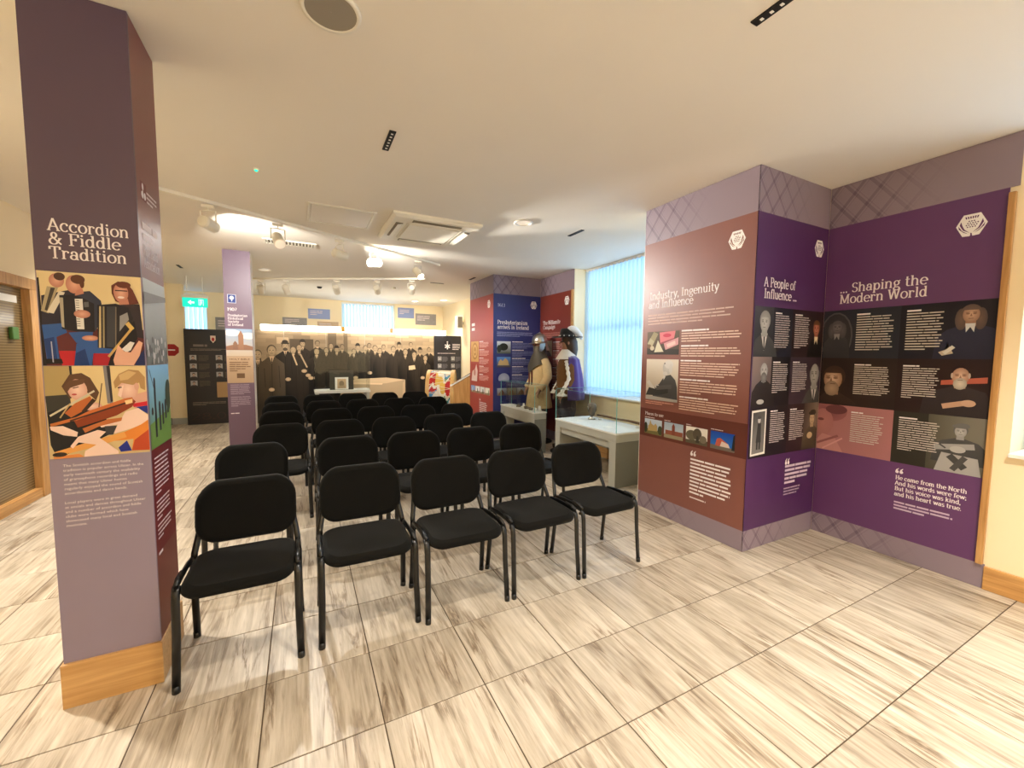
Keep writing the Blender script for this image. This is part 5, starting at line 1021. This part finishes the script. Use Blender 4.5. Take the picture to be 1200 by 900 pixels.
MB().loft([[(.14 * math.cos(t) * k, .145 * math.sin(t) * k, z) for t in [math.pi * (.1 + .8 * j / 10) for j in range(11)]] for k, z in ((.97, 1.70), (1.15, 1.62), (1.3, 1.57))], False, False).build('neck_guard', 'metal', hm, True)

s2 = thing('costumed_mannequin', 'mannequin in plumed black hat, brown doublet and purple cloak', 'mannequin', (3.86, 3.20, .03), -1.95)
MB().lathe([(.24, -.03), (.24, -.01), (.22, 0)], n=28).build('base_plate', 'black', s2)
face(s2)
MB().loft([ering(0, 0, .84, .25, .19, wob=.04), ering(0, 0, .98, .20, .15), ering(0, 0, 1.12, .21, .155), ering(0, .005, 1.30, .22, .155), ering(0, .01, 1.40, .20, .135), ering(0, .01, 1.47, .09, .09)], False).build('doublet', 'brown', s2, True)
for k in range(8): MB().lathe([(.001, -.008), (.01, 0), (.001, .008)], (0.0, -.158 - .004 * (k % 2), 1.0 + .045 * k), 8).build('button', 'metal', s2, True)
for s in (-1, 1):
    sl = MB().tube([(s * .17, .01, 1.40), (s * .225, .02, 1.30), (s * .262, .03, 1.12), (s * .26, -.05, .98), (s * .25, -.11, .91)], [.07, .085, .075, .066, .06], 14).build('sleeve', 'brown', s2, True)
    pts = [(s * .22, -.06, 1.40), (s * .272, -.052, 1.30), (s * .31, -.035, 1.14), (s * .305, -.10, 1.0), (s * .285, -.15, .91)]
    fine = []
    for a, b in zip(pts, pts[1:]):
        for k in range(4): fine.append(tuple(a[i] + (b[i] - a[i]) * k / 4 for i in range(3)))
    MB().tube(fine + [pts[-1]], [.022 if k % 2 else .034 for k in range(len(fine) + 1)], 10).build('lace_band', 'lace', sl, True)
    MB().loft([ering(s * .25, -.11, .93, .062, .058, 20), ering(s * .25, -.125, .88, .085, .08, 20, .14)], False).build('lace_cuff', 'lace', sl, True)
    MB().tube([(s * .11, 0, .9), (s * .135, 0, .65), (s * .11, .01, .46)], [.12, .125, .08], 14).build('breeches_leg', 'breech', s2, True)
    MB().tube([(s * .11, .015, .48), (s * .11, .02, .2), (s * .112, .0, .06), (s * .118, -.09, .045), (s * .12, -.18, .04)], [.08, .065, .055, .048, .034], 12).build('boot', 'boot', s2, True)
MB().loft([ering(0, 0, 1.58, .075, .08, 32), ering(0, 0, 1.51, .13, .125, 32, .03), ering(0, -.005, 1.43, .205, .16, 32, .06)], False).build('lace_collar', 'lace', s2, True)
rings = []
for z, rx, ry, y0 in ((1.47, .15, .10, .03), (1.42, .27, .14, .03), (1.2, .31, .18, .04), (1.0, .34, .21, .04), (.82, .36, .22, .04)):
    rings.append([(rx * math.cos(t) * (1 + .05 * math.sin(t * 9)), y0 + ry * math.sin(t) * (1 + .05 * math.sin(t * 9)), z) for t in [math.pi * (-.14 + 1.28 * j / 30) for j in range(31)]])
ck = MB().loft(rings, False, False).build('cloak', 'purple', s2, True); so = ck.modifiers.new('thick', 'SOLIDIFY'); so.thickness = .012
MB().loft([ering(0, .02, 1.78, .10, .11), ering(0, .04, 1.70, .115, .12), ering(0, .07, 1.58, .11, .10), ering(0, .09, 1.48, .09, .06)], False).build('wig', 'boot', s2, True)
ht = MB().lathe([(.24, .012), (.235, 0), (.12, .005), (.118, .07), (.105, .125), (.09, .14), (.01, .145)], (0, 0, 1.765), 32).build('hat', 'hatblack', s2, True)
MB().lathe([(.121, .008), (.124, .012), (.122, .035), (.119, .036)], (0, 0, 1.768), 32).build('hat_band', 'black', ht, True)
for k in range(10):
    t = 2 * math.pi * k / 10; MB().lathe([(.001, -.012), (.012, 0), (.001, .012)], (.126 * math.cos(t), .126 * math.sin(t), 1.79), 8).build('stud', 'lace', ht, True)
fpts = [(.08 - .0 * k, -.02 + .03 * k, 1.83 + .045 * math.sin(.5 + k * .52) + .02) for k in range(6)] + [(.06, .19, 1.80), (.05, .22, 1.74)]
MB().tube(fpts, [.02, .04, .05, .055, .055, .05, .04, .02], 12, ell=(1, .8)).build('ostrich_plume', 'feather', ht, True)

# ================================================================== CEILING FIXTURES AND LAMPS
def track(label, a, b, z=CZ - .035):
    r = thing('lighting_track', label, 'track', (a[0], a[1], CZ - .045)); d = Vector((b[0] - a[0], b[1] - a[1], 0)); L = d.length
    o = bx('rail', 'lamp', (0, -.017, .015), (L, .017, .045), r, .002); o.rotation_euler = (0, 0, math.atan2(d.y, d.x))
    for t in (0, L - .05):
        e = bx('end_cap', 'lamp', (t, -.02, .012), (t + .05, .02, .045), r, .002); e.rotation_euler = (0, 0, math.atan2(d.y, d.x))
    return r
track('long white lighting track crossing the ceiling above the chairs', (-1.25, 2.27), (2.13, 4.21))
track('white lighting track across the ceiling near the mural', (-.8, 7.23), (2.25, 5.49))
def head(label, x, y, target, lens, watt, angle=50, color=WARM2, blend=.6, drop=.17, radius=.04, R0=.055, Lb=.17):
    z = CZ - .045; r = thing('track_spotlight', label, 'spotlight', (x, y, z), 0, 'white track spotlights')
    bx('adapter', 'lamp', (-.05, -.016, -.025), (.05, .016, .0), r, .003)
    c = Vector((0, 0, -drop)); d = (Vector(target) - Vector((x, y, z - drop))).normalized(); n = Vector((-d.y, d.x, 0)).normalized()
    MB().tube([(0, 0, -.025), (0, 0, -.05), tuple(n * (R0 + .012) + Vector((0, 0, -.055))), tuple(n * (R0 + .012) + c)], .007, 6).build('yoke_arm', 'lamp', r)
    MB().tube([(0, 0, -.05), tuple(-n * (R0 + .012) + Vector((0, 0, -.055))), tuple(-n * (R0 + .012) + c)], .007, 6).build('yoke_arm', 'lamp', r)
    body = MB().tube([tuple(c - d * Lb * .5), tuple(c - d * Lb * .42), tuple(c + d * Lb * .5)], [R0 * .8, R0, R0], 20, True).build('lamp_body', 'lamp', r, False)
    MB().tube([tuple(c + d * (Lb * .5)), tuple(c + d * (Lb * .5 + .004))], R0 * .86, 20).build('lens', lens, body)
    if watt: lamp('SPOT', 'spot_lamp', Vector((x, y, z)) + c + d * (Lb * .5 + .012), target, watt, color, r, angle, blend, radius)
NM = ('first', 'second', 'third', 'fourth', 'fifth')
t1 = [(-.56, 2.665, (2.2, 9.8, 2.3), 'dim', TRACK_W * 1.5, 90), (-.01, 2.98, (.9, -.2, .0), 'dim', TRACK_W * 1.3, 75), (.62, 3.345, (3.2, 5.0, 2.35), 'lit', TRACK_W * 2.2, 84), (1.06, 3.6, (3.2, .72, 2.36), 'lit', TRACK_W * 4.2, 36), (1.73, 3.98, (3.0, 1.9, .2), 'lit', TRACK_W, 60)]
for k, (x, y, tg, ln, wt, an) in enumerate(t1): head('white spotlight, %s from left on the long near track' % NM[k], x, y, tg, ln, wt, an)
for k, (x, y, tg, wt) in enumerate(((-.475, 7.04, (-.3, 8.2, 1.3), 25), (-.05, 6.80, (.5, 8.2, 1.2), 25), (.79, 6.32, (1.3, 8.2, 1.4), 35), (1.46, 5.94, (2.2, 8.2, 1.5), 80), (2.03, 5.615, (2.6, 8.2, 1.5), 120))): head('white spotlight, %s from left on the far track' % NM[k], x, y, tg, 'lit', wt, 62)

def downlight(label, x, y, watt, lens='lit', spread=120, radius=.07, color=WARM):
    r = thing('ceiling_downlight', label, 'downlight', (x, y, CZ - .012), 0, 'recessed ceiling downlights')
    MB().lathe([(.075, .012), (.098, .012), (.10, .004), (.092, 0), (.078, .001), (.075, .012)], n=28, caps=False).build('trim_ring', 'white', r, True)
    MB().lathe([(.076, .0105), (.001, .0105)], n=28, caps=False).build('lens', lens, r)
    if watt: lamp('SPOT', 'down_lamp', (x, y, CZ - .02), (x, y, 0), watt, color, r, spread, .9, radius)
downlight('round ceiling downlight to the right of the air conditioning cassette', 2.315, 1.83, 60, 'dim')
downlight('small round ceiling disc beyond the lilac column', -.345, 6.1, 40, 'dim')
downlight('small downlight by the back wall right of the window', 2.9, 8.9, 110)
downlight('small downlight in the far right corner of the ceiling', 3.5, 8.3, 110)
for k, (x, y, wt) in enumerate(((2.7, -2.1, 1.9), (1.2, -2.9, .9), (.75, -.78, .9), (-1.75, 1.25, 2.4), (-1.5, 4.4, 1.7), (3.1, -3.6, .9), (.0, -4.2, .7))):  # added downlights out of view, put in to raise the room's brightness
    downlight(('added bright fill downlight above the floor by the purple panel', 'added fill downlight behind the viewpoint on the right', 'added fill downlight above the front row of chairs', 'added fill downlight in the ceiling behind the first column', 'added fill downlight above the aisle by the oak screen', 'added fill downlight near the rear window', 'added fill downlight by the rear wall')[k], x, y, DOWN_W * wt)
def uplighter(label, x, y, nx, ny, watt):  # added wall lamps behind the camera, put in to brighten the ceiling
    r = thing('added_uplighter', label, 'added fill lamp', (x, y, 1.95), 0, 'added fill uplighters')
    m = MB(); rg = []
    tx, ty = -ny, nx
    for z, s in ((0, .5), (.06, .85), (.13, 1.0)): rg.append([(tx * .16 * s * math.cos(t) + nx * .11 * s * math.sin(t), ty * .16 * s * math.cos(t) + ny * .11 * s * math.sin(t), z) for t in [math.pi * j / 14 for j in range(15)]])
    o = m.loft(rg, False, False).build('bowl', 'white', r, True); o.modifiers.new('thick', 'SOLIDIFY').thickness = .006
    bx('back_plate', 'white', (-.1 if abs(ny) else (-.0), -.1 if abs(nx) else 0, -.02), (.1 if abs(ny) else nx * .012, .1 if abs(nx) else ny * .012, .14), r)
    lamp('SPOT', 'fill_up_lamp', (x + nx * .07, y + ny * .07, 2.09), (x + nx * .35, y + ny * .35, CZ), watt, WARM2, r, 165, .9, .14)
for k, (x, lab) in enumerate(((-1.6, 'left'), (.6, 'middle'), (2.8, 'right'))): uplighter('added white bowl fill uplighter on the unseen rear wall, %s' % lab, x, YR, 0, 1, UP_W)

# round speaker grille
sp2 = thing('ceiling_speaker', 'round grey speaker grille in the ceiling at the top', 'speaker', (.325, -.165, CZ - .012))
MB().lathe([(.098, .012), (.118, .012), (.116, .002), (.104, 0), (.098, .004)], n=36, caps=False).build('rim', 'lamp', sp2, True); MB().lathe([(.099, .003), (.001, .003)], n=36, caps=False).build('grille_disc', 'grille', sp2)
# slot air nozzles
def slot(label, x, y, ln, wd, rz, dots=True):
    r = thing('slot_diffuser', label, 'diffuser', (x, y, CZ - .006), rz, 'black slot diffusers'); bx('slot_body', 'black', (-wd / 2, -ln / 2, 0), (wd / 2, ln / 2, .006), r)
    if dots:
        for k in range(6): bx('white_vane', 'paper', (-.006, -ln * .4 + k * ln * .15, -.002), (.008, -ln * .4 + k * ln * .15 + .012, 0), r)
slot('black slot in the ceiling above the middle of the chairs', .73, .78, .27, .042, 0)
slot('black slot at the top edge of the ceiling on the right', 1.915, -1.06, .27, .042, 0)
slot('black slot in the ceiling near the tall blind', 3.02, 1.86, .27, .042, 0, False)
slot('black slot in the ceiling at the left beyond the column', -1.57, 6.49, .27, .042, 0, False)
slot('black slot in the ceiling beside the far pier', 3.03, 5.1, .27, .042, 0, False)
slot('black slot in the ceiling in front of the far pier', 2.6, 5.9, .27, .03, math.pi / 2, False)
ld = thing('indicator_light', 'tiny green indicator light in the ceiling', 'indicator', (-.094, 1.693, CZ - .012)); MB().lathe([(.022, .012), (.02, .003), (.012, .002)], n=16, caps=False).build('bezel', 'lamp', ld, True); MB().lathe([(.014, .003), (.009, -.004), (.001, -.006)], n=14, caps=False).build('green_lens', 'green_led', ld, True)
# access hatch
hp = thing('access_hatch', 'flush square access hatch in the ceiling beside the cassette', 'hatch', (.575, 2.56, CZ - .008))
m = MB()
for lo, hi in (((-.31, -.31), (.31, -.285)), ((-.31, .285), (.31, .31)), ((-.31, -.285), (-.285, .285)), ((.285, -.285), (.31, .285))): m.box((lo[0], lo[1], 0), (hi[0], hi[1], .008))
m.build('hatch_frame', 'lamp', hp, bevel=.002); bx('hatch_door', plain('hatch_gloss', rgb(226, 216, 198), .25), (-.28, -.28, .002), (.28, .28, .008), hp)
# air conditioning cassette
ac = thing('air_conditioning_cassette', 'square white air conditioning cassette in the ceiling', 'air conditioner', (1.49, 2.57, CZ - .05))
W = .475
MB().loft([[(-W, -W, .05), (W, -W, .05), (W, W, .05), (-W, W, .05)], [(-W, -W, .03), (W, -W, .03), (W, W, .03), (-W, W, .03)], [(-W + .03, -W + .03, .004), (W - .03, -W + .03, .004), (W - .03, W - .03, .004), (-W + .03, W - .03, .004)]], False).add([(-W + .03, -W + .03, .004), (W - .03, -W + .03, .004), (W - .03, W - .03, .004), (-W + .03, W - .03, .004)], [(3, 2, 1, 0)]).build('casing', 'lamp', ac)
bx('intake_panel', 'lamp', (-.27, -.27, -.008), (.27, .27, .006), ac, .004)
for k in range(4):
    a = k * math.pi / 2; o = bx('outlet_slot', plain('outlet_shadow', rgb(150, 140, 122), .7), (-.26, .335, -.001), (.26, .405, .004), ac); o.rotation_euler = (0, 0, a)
    o2 = MB().add([(-.25, .34, -.003), (.25, .34, -.003), (.25, .39, -.014), (-.25, .39, -.014)], [(0, 1, 2, 3)]).build('louvre_vane', 'lamp', ac); o2.rotation_euler = (0, 0, a); o2.modifiers.new('t', 'SOLIDIFY').thickness = .003
    for t in (-.29, .29):
        o3 = bx('intake_rib', 'lamp', (-.29, .29, -.004), (.29, .298, .004), ac) if t < 0 else None
        if o3: o3.rotation_euler = (0, 0, a)
# long air grille
ag = thing('air_grille', 'white rectangular air grille with slots in the ceiling', 'vent', (.085, 3.97, CZ - .012))
m = MB()
for lo, hi in (((-.30, -.12), (.30, -.09)), ((-.30, .09), (.30, .12)), ((-.30, -.09), (-.27, .09)), ((.27, -.09), (.30, .09))): m.box((lo[0], lo[1], 0), (hi[0], hi[1], .012))
m.build('grille_frame', 'lamp', ag, bevel=.002); bx('grille_back', plain('grille_shadow', rgb(120, 110, 92), .8), (-.27, -.09, .008), (.27, .09, .011), ag)
for k in range(14): bx('grille_blade', 'lamp', (-.262 + k * .0385, -.09, .0), (-.242 + k * .0385, .09, .008), ag)
for k, (x, y, lab) in enumerate(((.55, 7.6, 'tiny black sensor in the ceiling near the mural'), (1.95, 6.9, 'small smoke detector in the ceiling near the far track'))):
    r = thing('smoke_detector', lab, 'detector', (x, y, CZ - .035)); MB().lathe([(.05, .035), (.05, .02), (.035, .002), (.01, 0)], n=20).build('housing', ('black', 'lamp')[k], r, True)
